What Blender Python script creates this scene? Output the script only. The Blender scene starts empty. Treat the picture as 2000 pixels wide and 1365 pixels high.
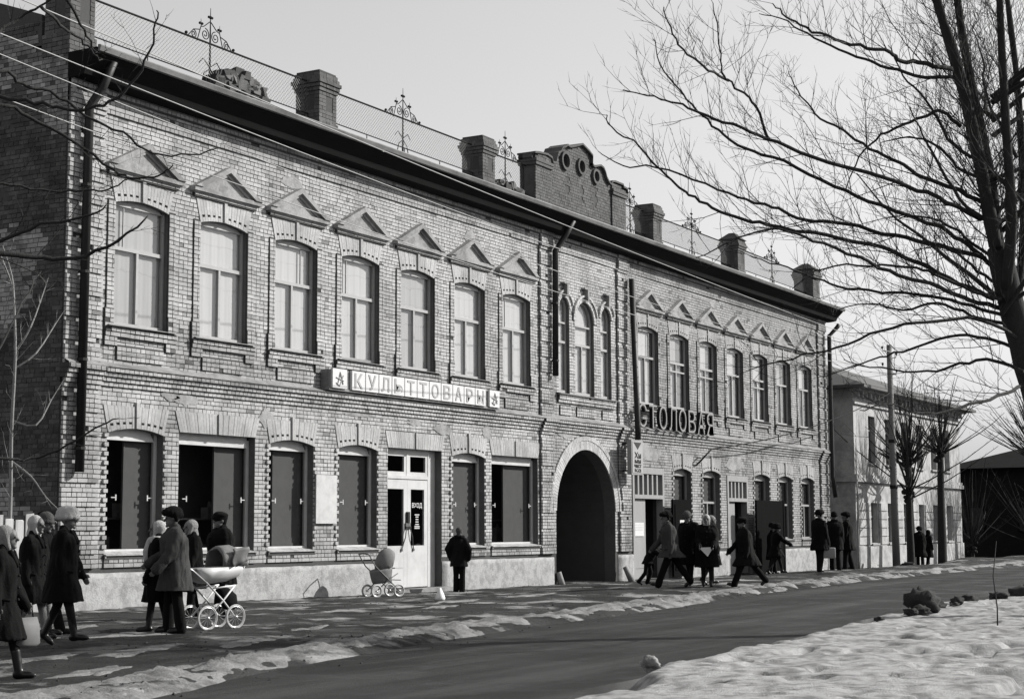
import bpy, bmesh, math, random, json
import numpy as np
from mathutils import Vector, Matrix, noise as mnoise

SC = bpy.context.scene
COL = SC.collection
random.seed(11)
RAD = math.radians

# ------------------------------------------------------------------ camera
cam_d = bpy.data.cameras.new('camera')
cam = bpy.data.objects.new('camera', cam_d)
COL.objects.link(cam)
SC.camera = cam
cam_d.sensor_fit = 'HORIZONTAL'
cam_d.sensor_width = 36.0
cam_d.lens = 57.74
cam_d.shift_y = -0.00975
cam_d.clip_start = 0.1
cam_d.clip_end = 3000
_yaw, _pit, _rol = RAD(29.627), RAD(6.605), RAD(-0.3007)
_f = Vector((math.cos(_pit)*math.cos(_yaw), math.cos(_pit)*math.sin(_yaw), math.sin(_pit)))
_r = Vector((math.sin(_yaw), -math.cos(_yaw), 0)); _u = _r.cross(_f)
_r2 = _r*math.cos(_rol) + _u*math.sin(_rol); _u2 = -_r*math.sin(_rol) + _u*math.cos(_rol)
_m = Matrix((_r2, _u2, -_f)).transposed().to_4x4()
_m.translation = Vector((-21.482, -21.528, 1.38))
cam.matrix_world = _m

# ------------------------------------------------------------------ world, sun, exposure
SUN_EL, SUN_AZ = 30.0, 47.0         # azimuth measured from the street side (-y) towards +x
w = bpy.data.worlds.new('World'); SC.world = w; w.use_nodes = True
nt = w.node_tree; nt.nodes.clear()
wo = nt.nodes.new('ShaderNodeOutputWorld'); bg = nt.nodes.new('ShaderNodeBackground')
sk = nt.nodes.new('ShaderNodeTexSky'); bw = nt.nodes.new('ShaderNodeRGBToBW')
sk.sky_type = 'NISHITA'; sk.sun_disc = False
sk.sun_elevation = RAD(SUN_EL); sk.sun_rotation = RAD(180 - SUN_AZ)
sk.air_density = 3.0; sk.dust_density = 0.8; sk.ozone_density = 1.0; sk.altitude = 0
nt.links.new(sk.outputs[0], bw.inputs[0]); nt.links.new(bw.outputs[0], bg.inputs[0])
nt.links.new(bg.outputs[0], wo.inputs[0])
bg.inputs[1].default_value = 0.11
sd = bpy.data.lights.new('sun', 'SUN'); sun = bpy.data.objects.new('sun', sd); COL.objects.link(sun)
sd.energy = 5.0; sd.angle = RAD(0.53); sd.color = (1, 0.985, 0.96)
_sv = Vector((math.sin(RAD(SUN_AZ))*math.cos(RAD(SUN_EL)), -math.cos(RAD(SUN_AZ))*math.cos(RAD(SUN_EL)), math.sin(RAD(SUN_EL))))
sun.rotation_euler = _sv.to_track_quat('Z', 'Y').to_euler()
sun.location = _sv*60
SC.view_settings.view_transform = 'Standard'
SC.view_settings.look = 'None'
SC.view_settings.gamma = 1.0
SC.view_settings.exposure = 0.40
SC.render.engine = 'CYCLES'

# ------------------------------------------------------------------ materials (the photograph is black and white: greys)
def mat(name, v, rough=0.85, nsc=6.0, namp=0.18, bump=0.0, bsc=60.0, metal=0.0, tint=False, stain=0.0, ssc=0.7, spec=0.4,
        stretch=(1, 1, 1), obj=False, wet=0.0, lim=(0.0, 1.0), patch=None, pstretch=None):
    m = bpy.data.materials.new(name); m.use_nodes = True
    t = m.node_tree; N = t.nodes; L = t.links
    b = N['Principled BSDF']
    if obj:
        tc = N.new('ShaderNodeTexCoord'); co = tc.outputs['Object']
    else:
        tc = N.new('ShaderNodeNewGeometry'); co = tc.outputs['Position']
    mp = N.new('ShaderNodeMapping'); mp.inputs['Scale'].default_value = stretch; L.new(co, mp.inputs['Vector'])
    def noise(sc, det=5, ro=0.6):
        n = N.new('ShaderNodeTexNoise'); n.inputs['Scale'].default_value = sc; n.inputs['Detail'].default_value = det
        n.inputs['Roughness'].default_value = ro; L.new(mp.outputs[0], n.inputs['Vector']); return n.outputs['Fac']
    def math_(op, a, b2, clamp=False):
        n = N.new('ShaderNodeMath'); n.operation = op; n.use_clamp = clamp
        for i, x in enumerate((a, b2)):
            if isinstance(x, (int, float)): n.inputs[i].default_value = x
            else: L.new(x, n.inputs[i])
        return n.outputs[0]
    val = None
    f = noise(nsc)
    val = math_('MULTIPLY', v, math_('ADD', 1 - namp, math_('MULTIPLY', f, 2*namp)))
    if stain > 0:
        s = noise(ssc, 6, 0.65)
        mr = N.new('ShaderNodeMapRange'); mr.inputs[1].default_value = 0.44; mr.inputs[2].default_value = 0.62
        mr.inputs[3].default_value = 1.0; mr.inputs[4].default_value = 1 - stain; L.new(s, mr.inputs[0])
        val = math_('MULTIPLY', val, mr.outputs[0])
    if patch:
        pv, psc, lo, hi = patch
        s = noise(psc, 7, 0.62)
        if pstretch:
            mp2 = N.new('ShaderNodeMapping'); mp2.inputs['Scale'].default_value = pstretch; L.new(co, mp2.inputs['Vector']); L.new(mp2.outputs[0], s.node.inputs['Vector'])
        mr = N.new('ShaderNodeMapRange'); mr.inputs[1].default_value = lo; mr.inputs[2].default_value = hi; L.new(s, mr.inputs[0])
        val = math_('ADD', val, math_('MULTIPLY', mr.outputs[0], math_('MULTIPLY', pv, math_('ADD', 0.3, f))))
    if tint:
        at = N.new('ShaderNodeAttribute'); at.attribute_name = 'tint'
        val = math_('MULTIPLY', val, at.outputs['Fac'])
    val = math_('MAXIMUM', math_('MINIMUM', val, lim[1]), lim[0])
    cb = N.new('ShaderNodeCombineColor')
    for i in range(3): L.new(val, cb.inputs[i])
    L.new(cb.outputs[0], b.inputs['Base Color'])
    if wet > 0:
        s = noise(ssc*1.7, 4, 0.5)
        mr = N.new('ShaderNodeMapRange'); mr.inputs[1].default_value = 0.5; mr.inputs[2].default_value = 0.6
        mr.inputs[3].default_value = rough; mr.inputs[4].default_value = max(0.12, rough - wet); L.new(s, mr.inputs[0])
        L.new(mr.outputs[0], b.inputs['Roughness'])
    else:
        b.inputs['Roughness'].default_value = rough
    b.inputs['Metallic'].default_value = metal
    b.inputs['Specular IOR Level'].default_value = spec
    if bump > 0:
        bp = N.new('ShaderNodeBump'); bp.inputs['Strength'].default_value = min(1.0, bump); bp.inputs['Distance'].default_value = 0.02
        L.new(noise(bsc, 6, 0.65), bp.inputs['Height']); L.new(bp.outputs[0], b.inputs['Normal'])
    return m

def glass_mat(name, dark=0.9, gl=0.08):
    m = bpy.data.materials.new(name); m.use_nodes = True
    t = m.node_tree; N = t.nodes; L = t.links; N.clear()
    o = N.new('ShaderNodeOutputMaterial'); mx = N.new('ShaderNodeMixShader'); tr = N.new('ShaderNodeBsdfTransparent')
    g = N.new('ShaderNodeBsdfGlossy'); g.inputs['Roughness'].default_value = 0.03
    fr = N.new('ShaderNodeFresnel')
    tr.inputs[0].default_value = (dark, dark, dark, 1)
    ge = N.new('ShaderNodeNewGeometry'); nz = N.new('ShaderNodeTexNoise'); nz.inputs['Scale'].default_value = 1.6
    bp = N.new('ShaderNodeBump'); bp.inputs['Strength'].default_value = 0.25; bp.inputs['Distance'].default_value = 0.02
    L.new(ge.outputs['Position'], nz.inputs['Vector']); L.new(nz.outputs['Fac'], bp.inputs['Height']); L.new(bp.outputs[0], g.inputs['Normal'])
    io = N.new('ShaderNodeMath'); io.operation = 'MULTIPLY_ADD'; io.inputs[1].default_value = 1/1.55-1.55; io.inputs[2].default_value = 1.55
    L.new(ge.outputs['Backfacing'], io.inputs[0]); L.new(io.outputs[0], fr.inputs['IOR'])      # same glass from either side
    L.new(fr.outputs[0], mx.inputs[0]); L.new(tr.outputs[0], mx.inputs[1]); L.new(g.outputs[0], mx.inputs[2]); L.new(mx.outputs[0], o.inputs[0])
    return m

M = {}
M['brick'] = mat('whitewashed_brick', 0.42, 0.92, 12, 0.26, 0.6, 60, tint=True, stain=0.30, ssc=0.8, spec=0.2)
M['mortar'] = mat('dirty_mortar', 0.055, 0.95, 14, 0.35, 0.5, 90, stain=0.3)
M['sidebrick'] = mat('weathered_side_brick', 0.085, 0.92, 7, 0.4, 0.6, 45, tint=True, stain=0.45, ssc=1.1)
M['postbrick'] = mat('bare_red_brick_grey', 0.095, 0.9, 9, 0.3, 0.6, 50, tint=True, stain=0.3, ssc=1.0)
M['postplain'] = mat('bare_brick_moulding', 0.085, 0.9, 9, 0.35, 0.6, 50, stain=0.3, ssc=1.0)
M['postmortar'] = mat('bare_mortar', 0.06, 0.95, 14, 0.3)
M['reveal'] = mat('shaded_reveal_brick', 0.10, 0.9, 12, 0.3, 0.4, 40, stain=0.3)  # recess shade put into the colour, darker than the front brick
M['plaster'] = mat('pale_plaster', 0.36, 0.95, 24, 0.3, 0.9, 34, stain=0.32, ssc=5.0, spec=0.1)
M['ledge'] = mat('mortar_ledge', 0.24, 0.95, 9, 0.35, 0.6, 40, stain=0.4, ssc=1.5)
M['tymp'] = mat('pediment_plaster', 0.30, 0.92, 14, 0.35, 0.6, 40, stain=0.4, ssc=2.2, spec=0.2)
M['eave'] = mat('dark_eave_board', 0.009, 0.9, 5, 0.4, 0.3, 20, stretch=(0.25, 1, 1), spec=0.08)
M['tin'] = mat('weathered_tin', 0.13, 0.5, 7, 0.3, 0.15, 12, metal=0.4, stain=0.4, ssc=1.0)
M['tindark'] = mat('dark_tin', 0.018, 0.55, 7, 0.4, 0.15, 12, metal=0.3)
M['sill'] = mat('tin_sill', 0.17, 0.5, 7, 0.3, 0.2, 14, metal=0.3, stain=0.3, ssc=2.0)
M['frame'] = mat('grey_window_paint', 0.30, 0.6, 9, 0.2)
M['white'] = mat('white_paint', 0.48, 0.5, 4, 0.12, 0.1, 30, stain=0.14, ssc=1.8)
M['offwhite'] = mat('off_white_board', 0.46, 0.8, 9, 0.15, stain=0.14, ssc=4)
M['emblem'] = mat('pale_emblem', 0.42, 0.6, 6, 0.15)
M['shopsill'] = mat('chipped_sill_paint', 0.36, 0.8, 12, 0.35, 0.4, 30, stain=0.35, ssc=4)
M['letter'] = mat('grey_sign_letter', 0.30, 0.6, 6, 0.15)
M['tile'] = mat('pale_sign_glass', 0.56, 0.35, 5, 0.08)
M['curtain'] = mat('white_curtain', 0.46, 0.9, 3, 0.10, 0.05, 7, stretch=(2.6, 1, 0.25))
M['curtain2'] = mat('greyed_curtain', 0.36, 0.9, 3, 0.15, 0.05, 7, stretch=(2.6, 1, 0.25))
M['curtain3'] = mat('dim_curtain', 0.17, 0.9, 3, 0.2, 0.05, 7, stretch=(2.6, 1, 0.25))
M['panel'] = mat('grey_display_board', 0.14, 0.8, 5, 0.2)
M['backdrop'] = mat('shop_backdrop', 0.12, 0.9, 3, 0.3)
M['goods'] = mat('shop_goods', 0.34, 0.7, 6, 0.5)
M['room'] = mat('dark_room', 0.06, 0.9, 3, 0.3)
M['glass'] = glass_mat('window_glass')
M['glassd'] = glass_mat('shop_glass', 0.7)
M['wood'] = mat('grey_painted_wood', 0.24, 0.7, 6, 0.25, 0.3, 24, stretch=(1, 1, 0.2))
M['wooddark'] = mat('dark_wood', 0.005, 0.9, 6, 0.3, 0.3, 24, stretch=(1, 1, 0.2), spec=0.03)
M['fencewood'] = mat('weathered_fence_board', 0.40, 0.85, 5, 0.3, 0.5, 20, stretch=(3, 3, 0.3), stain=0.25, ssc=2)
M['iron'] = mat('wrought_iron', 0.02, 0.8, 10, 0.3, spec=0.1)
M['wire'] = mat('wire_mesh', 0.16, 0.5, 10, 0.2, metal=0.4)
M['cable'] = mat('cable', 0.30, 0.5, 10, 0.2)
M['bark'] = mat('dark_bark', 0.018, 0.95, 8, 0.4, 0.8, 25, stretch=(1, 1, 0.3))
M['palebark'] = mat('pale_bark', 0.22, 0.9, 8, 0.4, 0.5, 25)
M['soil'] = mat('wet_trodden_soil', 0.040, 0.88, 34, 0.85, 1.0, 30, stain=0.55, ssc=0.5, wet=0.55, patch=(0.30, 0.55, 0.54, 0.62), spec=0.10)
M['asphalt'] = mat('wet_asphalt', 0.026, 0.8, 40, 0.85, 0.9, 70, stain=0.4, ssc=0.5, wet=0.3, patch=(0.06, 0.9, 0.48, 0.70), pstretch=(0.05, 1.0, 1.0), spec=0.2)
M['water'] = mat('meltwater', 0.012, 0.12, 4, 0.2, 0.12, 14, spec=0.5)
M['ice'] = mat('dirty_ice_and_sun', 0.21, 0.8, 40, 0.8, 1.0, 50, stain=0.55, ssc=2.6)
M['snow'] = mat('old_snow', 0.38, 0.9, 22, 0.45, 1.0, 55, stain=0.55, ssc=5.5, spec=0.2)
M['clod'] = mat('earth_clod', 0.022, 0.95, 12, 0.4, 0.9, 30)
M['stucco'] = mat('white_stucco', 0.40, 0.94, 12, 0.25, 0.6, 24, stain=0.35, ssc=1.6)
M['roof2'] = mat('grey_roof_tin', 0.08, 0.6, 3, 0.25, metal=0.2)
M['farwall'] = mat('dark_timber_wall', 0.012, 1.0, 3, 0.4, spec=0.05)
M['paper'] = mat('paper', 0.56, 0.9, 3, 0.05)
M['ink'] = mat('ink', 0.015, 0.8, 3, 0.1)
M['concrete'] = mat('concrete_pole', 0.15, 0.9, 6, 0.2, 0.3, 40)
def cloth(name, v, r=0.95, b=0.5): return mat(name, v, r, 14, 0.25, b, 60, obj=True, spec=0.15)
M['skin'] = mat('skin', 0.11, 0.6, 10, 0.08, obj=True)
M['black'] = cloth('black_wool', 0.0035)
M['char'] = cloth('charcoal_wool', 0.006)
M['grey'] = cloth('grey_tweed', 0.045)
M['dark'] = cloth('dark_cloth', 0.005)
M['fur'] = cloth('black_fur', 0.005, 1.0, 1.0)
M['browncap'] = cloth('mid_grey_knit', 0.07, 1.0, 1.0)
M['greyknit'] = cloth('pale_grey_knit', 0.22, 1.0, 1.0)
M['whiteknit'] = cloth('white_wool', 0.42, 1.0, 1.0)
M['boot'] = mat('black_leather', 0.007, 0.35, 10, 0.2, obj=True)
M['stock'] = cloth('dark_stocking', 0.012)
M['palest'] = cloth('pale_stocking', 0.20)
M['hood'] = cloth('grey_pram_cloth', 0.17, 0.85)
M['pram'] = mat('white_pram_body', 0.55, 0.45, 5, 0.1, obj=True)
M['chrome'] = mat('bright_metal', 0.62, 0.3, 5, 0.1, metal=0.6, obj=True)
M['rubber'] = mat('pale_rubber', 0.40, 0.7, 5, 0.2, obj=True)
M['case'] = mat('grey_case', 0.20, 0.5, 5, 0.15, obj=True)
M['bag'] = mat('pale_bag', 0.12, 0.7, 5, 0.3, obj=True)
M['plastic'] = mat('white_plastic', 0.75, 0.4, 5, 0.05, obj=True)

# ------------------------------------------------------------------ mesh helpers
class MB:
    def __init__(s): s.v = []; s.f = []; s.t = []
    def add(s, vs, fs, tint=1.0):
        o = len(s.v); s.v.extend(vs); s.f.extend([tuple(i+o for i in f) for f in fs]); s.t.extend([tint]*len(fs)); return s
    def box(s, x0, x1, y0, y1, z0, z1, tint=1.0):
        return s.add([(x0,y0,z0),(x1,y0,z0),(x1,y1,z0),(x0,y1,z0),(x0,y0,z1),(x1,y0,z1),(x1,y1,z1),(x0,y1,z1)],
              [(0,3,2,1),(4,5,6,7),(0,1,5,4),(1,2,6,5),(2,3,7,6),(3,0,4,7)], tint)
    def brick(s, q, y0, y1, tint=1.0):
        # q: four (x, z) corners anticlockwise seen from the street; front at y0, no back face
        vs = [(x, y0, z) for x, z in q] + [(x, y1, z) for x, z in q]
        return s.add(vs, [(0,1,2,3),(1,0,4,5),(2,1,5,6),(3,2,6,7),(0,3,7,4)], tint)
    def prism(s, poly, y0, y1, tint=1.0):
        n = len(poly)
        vs = [(x, y0, z) for x, z in poly] + [(x, y1, z) for x, z in poly]
        return s.add(vs, [tuple(range(n)), tuple(range(2*n-1, n-1, -1))] + [((i+1)%n, i, n+i, n+(i+1)%n) for i in range(n)], tint)
    def xprism(s, poly, x0, x1, tint=1.0):
        n = len(poly)
        vs = [(x0, y, z) for y, z in poly] + [(x1, y, z) for y, z in poly]
        return s.add(vs, [tuple(range(n-1, -1, -1)), tuple(range(n, 2*n))] + [(i, (i+1)%n, n+(i+1)%n, n+i) for i in range(n)], tint)
    def tube(s, path, rad, n=6, cap=True, tint=1.0):
        P = [Vector(p) for p in path]; k = len(P)
        if not hasattr(rad, '__len__'): rad = [rad]*k
        up = None; rings = []
        for i in range(k):
            d = (P[min(i+1, k-1)] - P[max(i-1, 0)])
            if d.length < 1e-9: d = Vector((0, 0, 1))
            d.normalize()
            if up is None:
                up = Vector((0, 0, 1)) if abs(d.z) < 0.9 else Vector((1, 0, 0))
            a = d.cross(up)
            if a.length < 1e-4: a = d.cross(Vector((0.3, 0.9, 0.2)))
            a.normalize(); b = a.cross(d); up = b
            rings.append([tuple(P[i] + (a*math.cos(2*math.pi*j/n) + b*math.sin(2*math.pi*j/n))*rad[i]) for j in range(n)])
        vs = [v for r in rings for v in r]; fs = []
        for i in range(k-1):
            for j in range(n):
                fs.append((i*n+j, i*n+(j+1)%n, (i+1)*n+(j+1)%n, (i+1)*n+j))
        if cap: fs.append(tuple(range(n-1, -1, -1))); fs.append(tuple((k-1)*n+j for j in range(n)))
        return s.add(vs, fs, tint)
    def loft(s, rings, n=18, tint=1.0):
        # rings: (centre, half-vector a, half-vector b)
        vs = []
        for c, a, b in rings:
            c, a, b = Vector(c), Vector(a), Vector(b)
            for j in range(n):
                t = 2*math.pi*j/n; vs.append(tuple(c + a*math.cos(t) + b*math.sin(t)))
        fs = []
        k = len(rings)
        for i in range(k-1):
            for j in range(n): fs.append((i*n+j, i*n+(j+1)%n, (i+1)*n+(j+1)%n, (i+1)*n+j))
        fs.append(tuple(range(n-1, -1, -1))); fs.append(tuple((k-1)*n+j for j in range(n)))
        return s.add(vs, fs, tint)
    def ball(s, c, r, nu=12, nv=8, R=None):
        if not hasattr(r, '__len__'): r = (r, r, r)
        c = Vector(c); vs = []; fs = []
        for i in range(1, nv):
            a = math.pi*i/nv
            for j in range(nu):
                b = 2*math.pi*j/nu
                p = Vector((r[0]*math.sin(a)*math.cos(b), r[1]*math.sin(a)*math.sin(b), r[2]*math.cos(a)))
                if R: p = R @ p
                vs.append(tuple(c+p))
        t = Vector((0, 0, r[2])); 
        if R: t = R @ t
        vs.append(tuple(c+t)); vs.append(tuple(c-t)); T = len(vs)-2
        for i in range(nv-2):
            for j in range(nu): fs.append((i*nu+j, (i+1)*nu+j, (i+1)*nu+(j+1)%nu, i*nu+(j+1)%nu))
        for j in range(nu):
            fs.append((T, j, (j+1)%nu)); fs.append((T+1, (nv-2)*nu+(j+1)%nu, (nv-2)*nu+j))
        return s.add(vs, fs)
    def cap(s, p0, p1, r0, r1, n=12):
        p0, p1 = Vector(p0), Vector(p1); d = p1-p0
        if d.length < 1e-6: return s.ball(p0, r0)
        d.normalize(); pts = []; rr = []
        for k in range(4):
            a = math.pi/2*(1-k/3.0); pts.append(p0 - d*r0*math.sin(a)*0.999); rr.append(max(r0*math.cos(a), 1e-4))
        for k in range(4):
            a = math.pi/2*(k/3.0); pts.append(p1 + d*r1*math.sin(a)*0.999); rr.append(max(r1*math.cos(a), 1e-4))
        return s.tube(pts, rr, n)
    def mesh(s, name):
        me = bpy.data.meshes.new(name); me.from_pydata(s.v, [], s.f); return me
    def build(s, name, m, parent=None, smooth=False, tint=False, **tags):
        me = s.mesh(name)
        if tint:
            at = me.attributes.new('tint', 'FLOAT', 'FACE'); at.data.foreach_set('value', np.array(s.t, np.float32))
        if smooth: me.polygons.foreach_set('use_smooth', [True]*len(me.polygons))
        return obj(name, me, m, parent, **tags)

def obj(name, me, m=None, parent=None, **tags):
    if m is not None and len(me.materials) == 0: me.materials.append(m)
    o = bpy.data.objects.new(name, me); COL.objects.link(o); o.parent = parent
    for k, x in tags.items():
        if x is not None: o[k] = x
    return o
def thing(name, label, cat, group=None, loc=(0, 0, 0), rz=0.0):
    o = bpy.data.objects.new(name, None); COL.objects.link(o); o.location = loc; o.rotation_euler = (0, 0, rz)
    o.empty_display_size = 0.2
    o['label'] = label; o['category'] = cat
    if group: o['group'] = group
    return o

def vnoise(x, y, sc, seed=0):
    x = np.asarray(x, float)*sc; y = np.asarray(y, float)*sc
    xi = np.floor(x); yi = np.floor(y); fx = x-xi; fy = y-yi
    fx = fx*fx*(3-2*fx); fy = fy*fy*(3-2*fy)
    def h(a, b):
        n = np.sin(a*127.1 + b*311.7 + seed*74.7)*43758.5453; return n-np.floor(n)
    return ((h(xi, yi)*(1-fx)+h(xi+1, yi)*fx)*(1-fy) + (h(xi, yi+1)*(1-fx)+h(xi+1, yi+1)*fx)*fy)
def fbm(x, y, sc, seed=0, o=4):
    s = 0; a = 0.5
    for i in range(o): s = s + a*(vnoise(x, y, sc*2**i, seed+i)-0.5); a *= 0.5
    return s

# ------------------------------------------------------------------ the setting: ground, road, snow
KX = [-60, -10.9, -6.9, -2.5, 0.6, 3.6, 6.6, 15, 24, 36, 60, 300]
KY = [-16.5, -11.5, -10.4, -9.6, -9.2, -9.05, -8.7, -7.7, -7.1, -7.1, -7.1, -7.1]
NX = [-60, -9.3, -7.5, -4, 2.4, 5.5, 7.6, 11, 40, 300]
NY = [-18.5, -15.3, -14.8, -14.5, -13.85, -13.5, -13.7, -14.0, -14.0, -14.0]
def kerb(x): return np.interp(x, KX, KY) + 0.0
def nearedge(x): return np.interp(x, NX, NY)
def sm(a, b, t):
    t = np.clip((np.asarray(t, float)-a)/(b-a), 0, 1); return t*t*(3-2*t)
def gz(x, y):
    x = np.asarray(x, float); y = np.asarray(y, float)
    wall = -0.006*np.clip(x, 0, 55)
    h = wall*sm(-4.5, -1.0, y) + (-0.001*np.clip(x-40, 0, 60))*(1-sm(-4.5, -1, y))
    h = h + 0.09*np.exp(-((x-27.5)/4.0)**2 - ((y+4.8)/1.6)**2)
    h = h + 0.05*np.exp(-((x-14.5)/3.0)**2 - ((y+6.2)/1.2)**2)
    h = h + 0.22*np.exp(-((x-51.5)/2.2)**2 - ((y+2.8)/0.9)**2) + 0.12*np.exp(-((x-57)/3)**2 - ((y+3.5)/1.2)**2)
    inroad = sm(0.15, -0.35, y-kerb(x))*sm(-0.6, 0.2, y-nearedge(x))
    h = h*(1-inroad) - 0.14*inroad
    return h
def gsoft(x, y):
    return gz(x, y) + 0.05*fbm(x, y, 0.9, 3) + (0.05*fbm(x, y, 2.6, 8) + 0.03*fbm(x, y, 6.5, 18))*(sm(-14, -8, y))

def sheet(name, xs, ys, zf, m, **tags):
    Xg, Yg = np.meshgrid(xs, ys); Z = zf(Xg, Yg)
    nx, ny = len(xs), len(ys)
    v = np.stack([Xg.ravel(), Yg.ravel(), Z.ravel()], 1)
    idx = np.arange(nx*ny).reshape(ny, nx)
    f = np.stack([idx[:-1, :-1].ravel(), idx[:-1, 1:].ravel(), idx[1:, 1:].ravel(), idx[1:, :-1].ravel()], 1)
    me = bpy.data.meshes.new(name); me.vertices.add(len(v)); me.vertices.foreach_set('co', v.ravel())
    me.loops.add(f.size); me.loops.foreach_set('vertex_index', f.ravel().astype(np.int32))
    me.polygons.add(len(f)); me.polygons.foreach_set('loop_start', np.arange(0, f.size, 4, dtype=np.int32))
    me.polygons.foreach_set('loop_total', np.full(len(f), 4, np.int32)); me.update()
    me.polygons.foreach_set('use_smooth', np.ones(len(f), bool))
    return obj(name, me, m, **tags)
def axis(*segs):
    out = []
    for a, b, st in segs: out.extend(np.arange(a, b, st))
    out.append(segs[-1][1]); return np.array(out)
sheet('ground', axis((-900, -60, 60), (-60, -16, 3), (-16, 12, 0.16), (12, 60, 0.4), (60, 120, 4), (120, 1500, 90)),
      axis((-900, -60, 60), (-60, -16, 3), (-16, 0.6, 0.16), (0.6, 16, 2), (16, 80, 8), (80, 1200, 80)), gsoft, M['soil'], kind='structure')
def road_z(x, y): return -0.075 + 0.012*fbm(x, y, 0.8, 5) - 0.015*np.exp(-((y-nearedge(x)-1.0)/0.8)**2)
xs = axis((-60, -16, 2), (-16, 40, 0.4), (40, 120, 3), (120, 900, 60))
tt = np.linspace(0, 1, 26)
Xg = np.repeat(xs[None, :], 26, 0); Yg = nearedge(Xg)-0.9 + (kerb(Xg)+0.25 - nearedge(Xg)+0.9)*tt[:, None]
def grid_obj(name, X, Y, Z, m, **tags):
    ny, nx = X.shape
    v = np.stack([X.ravel(), Y.ravel(), Z.ravel()], 1); idx = np.arange(nx*ny).reshape(ny, nx)
    f = np.stack([idx[:-1, :-1].ravel(), idx[:-1, 1:].ravel(), idx[1:, 1:].ravel(), idx[1:, :-1].ravel()], 1)
    me = bpy.data.meshes.new(name); me.from_pydata(v.tolist(), [], f.tolist())
    me.polygons.foreach_set('use_smooth', np.ones(len(f), bool))
    return obj(name, me, m, **tags)
grid_obj('road', Xg, Yg, road_z(Xg, Yg), M['asphalt'], kind='structure')
# ridge of dirty ice left along the far edge of the road
xs = axis((-24, 30, 0.10), (30, 90, 0.5)); tt = np.linspace(0, 1, 17)
wid = 0.95 + 0.35*(vnoise(xs, xs*0, 0.5, 4)-0.5)
Xg = np.repeat(xs[None, :], 17, 0); Yg = kerb(Xg) - 0.12 + wid[None, :]*tt[:, None] + 0.35*fbm(Xg, Xg*0+tt[:, None]*2, 1.1, 9)
prof = np.sin(np.pi*np.clip(tt, 0, 1))[:, None]**0.7
Zg = -0.080 + (prof*0.085 + tt[:, None]*0.055) + prof*(0.10*fbm(Xg, Yg, 2.4, 2) + 0.16*fbm(Xg, Yg, 6, 6, 5))
grid_obj('roadside_ice', Xg, Yg, Zg, M['ice'], kind='stuff', label='ridge of dirty pale ice along the far edge of the road', category='ice')
# old snow on the near side of the street
xs = axis((-60, -14, 2), (-14, 13, 0.065), (13, 60, 1.0)); tt = np.concatenate([np.linspace(0, 0.17, 110), np.linspace(0.175, 1, 40)])
edge = nearedge(xs) + 0.55*fbm(xs, xs*0, 0.45, 1, 3) + 0.40*fbm(xs, xs*0+3, 1.6, 7, 4)
Xg = np.repeat(xs[None, :], len(tt), 0); Yg = edge[None, :] - (tt[:, None]**1.0)*34
dd = edge[None, :]-Yg
wx = Xg+0.35*fbm(Xg, Yg, 1.3, 51); wy = Yg+0.35*fbm(Xg, Yg, 1.3, 57)
def snowz(X, Y, dd):
    crust = -0.08*np.abs(fbm(wx, wy, 1.2, 13, 5)) + 0.055*fbm(X, Y, 5.5, 15, 5)
    pits = -0.75*np.clip(vnoise(wx, wy*1.6, 1.7, 21)-0.74, 0, .16) - 0.6*np.clip(vnoise(wx, wy, 4.0, 27)-0.80, 0, .15)
    return -0.10 + 0.24*sm(0, 0.5, dd) + 0.14*fbm(X, Y, 0.7, 12)*sm(0, 1.0, dd) + (crust+pits)*sm(0.0, 0.5, dd)
Zg = snowz(Xg, Yg, dd)
grid_obj('snow_bank', Xg, Yg, Zg, M['snow'], kind='structure')

# meltwater lying along the foot of the snow
xs = axis((-24, 14, 0.12)); tt = np.linspace(0, 1, 9)
wd_ = 0.15+1.3*np.clip(vnoise(xs, xs*0, 0.22, 33)-0.25, 0.02, 1)+0.25*vnoise(xs, xs*0, 1.1, 35)
Xg = np.repeat(xs[None, :], 9, 0); Yg = nearedge(Xg)-0.7+(0.7+wd_[None, :])*tt[:, None]
grid_obj('puddle', Xg, Yg, road_z(Xg, Yg)*0-0.062, M['water'], kind='structure')

# crumbs of earth and grit strewn over the pavement and the road edge
rg_ = np.random.RandomState(4); db = MB()
n_ = 5200
px_ = np.concatenate([rg_.uniform(-12, 20, 3600), rg_.uniform(20, 48, 1600)]); py_ = np.empty(n_)
for i_ in range(n_):
    k_ = kerb(px_[i_]); py_[i_] = rg_.uniform(k_-0.6, -0.15) if rg_.rand() < 0.75 else k_+rg_.normal(0.4, 0.45)
zz_ = gsoft(px_, py_)
for x_, y_, z_ in zip(px_, py_, np.maximum(zz_, -0.075)):
    s_ = min(0.028, 0.005+rg_.exponential(0.006)); a_ = rg_.rand(3)*6
    db.add([(x_+s_*math.cos(a_[0]), y_+s_*math.sin(a_[0]), z_), (x_+s_*math.cos(a_[0]+2.1), y_+s_*math.sin(a_[0]+2.1), z_), (x_+s_*math.cos(a_[0]+4.2), y_+s_*math.sin(a_[0]+4.2), z_), (x_+s_*.3*math.cos(a_[1]), y_+s_*.3*math.sin(a_[1]), z_+s_*rg_.uniform(.5, 1.0))], [(0, 1, 3), (1, 2, 3), (2, 0, 3)])
db.build('pavement_grit', M['clod'], None, kind='stuff', label='crumbs of earth and grit strewn over the trodden pavement', category='grit')

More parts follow.
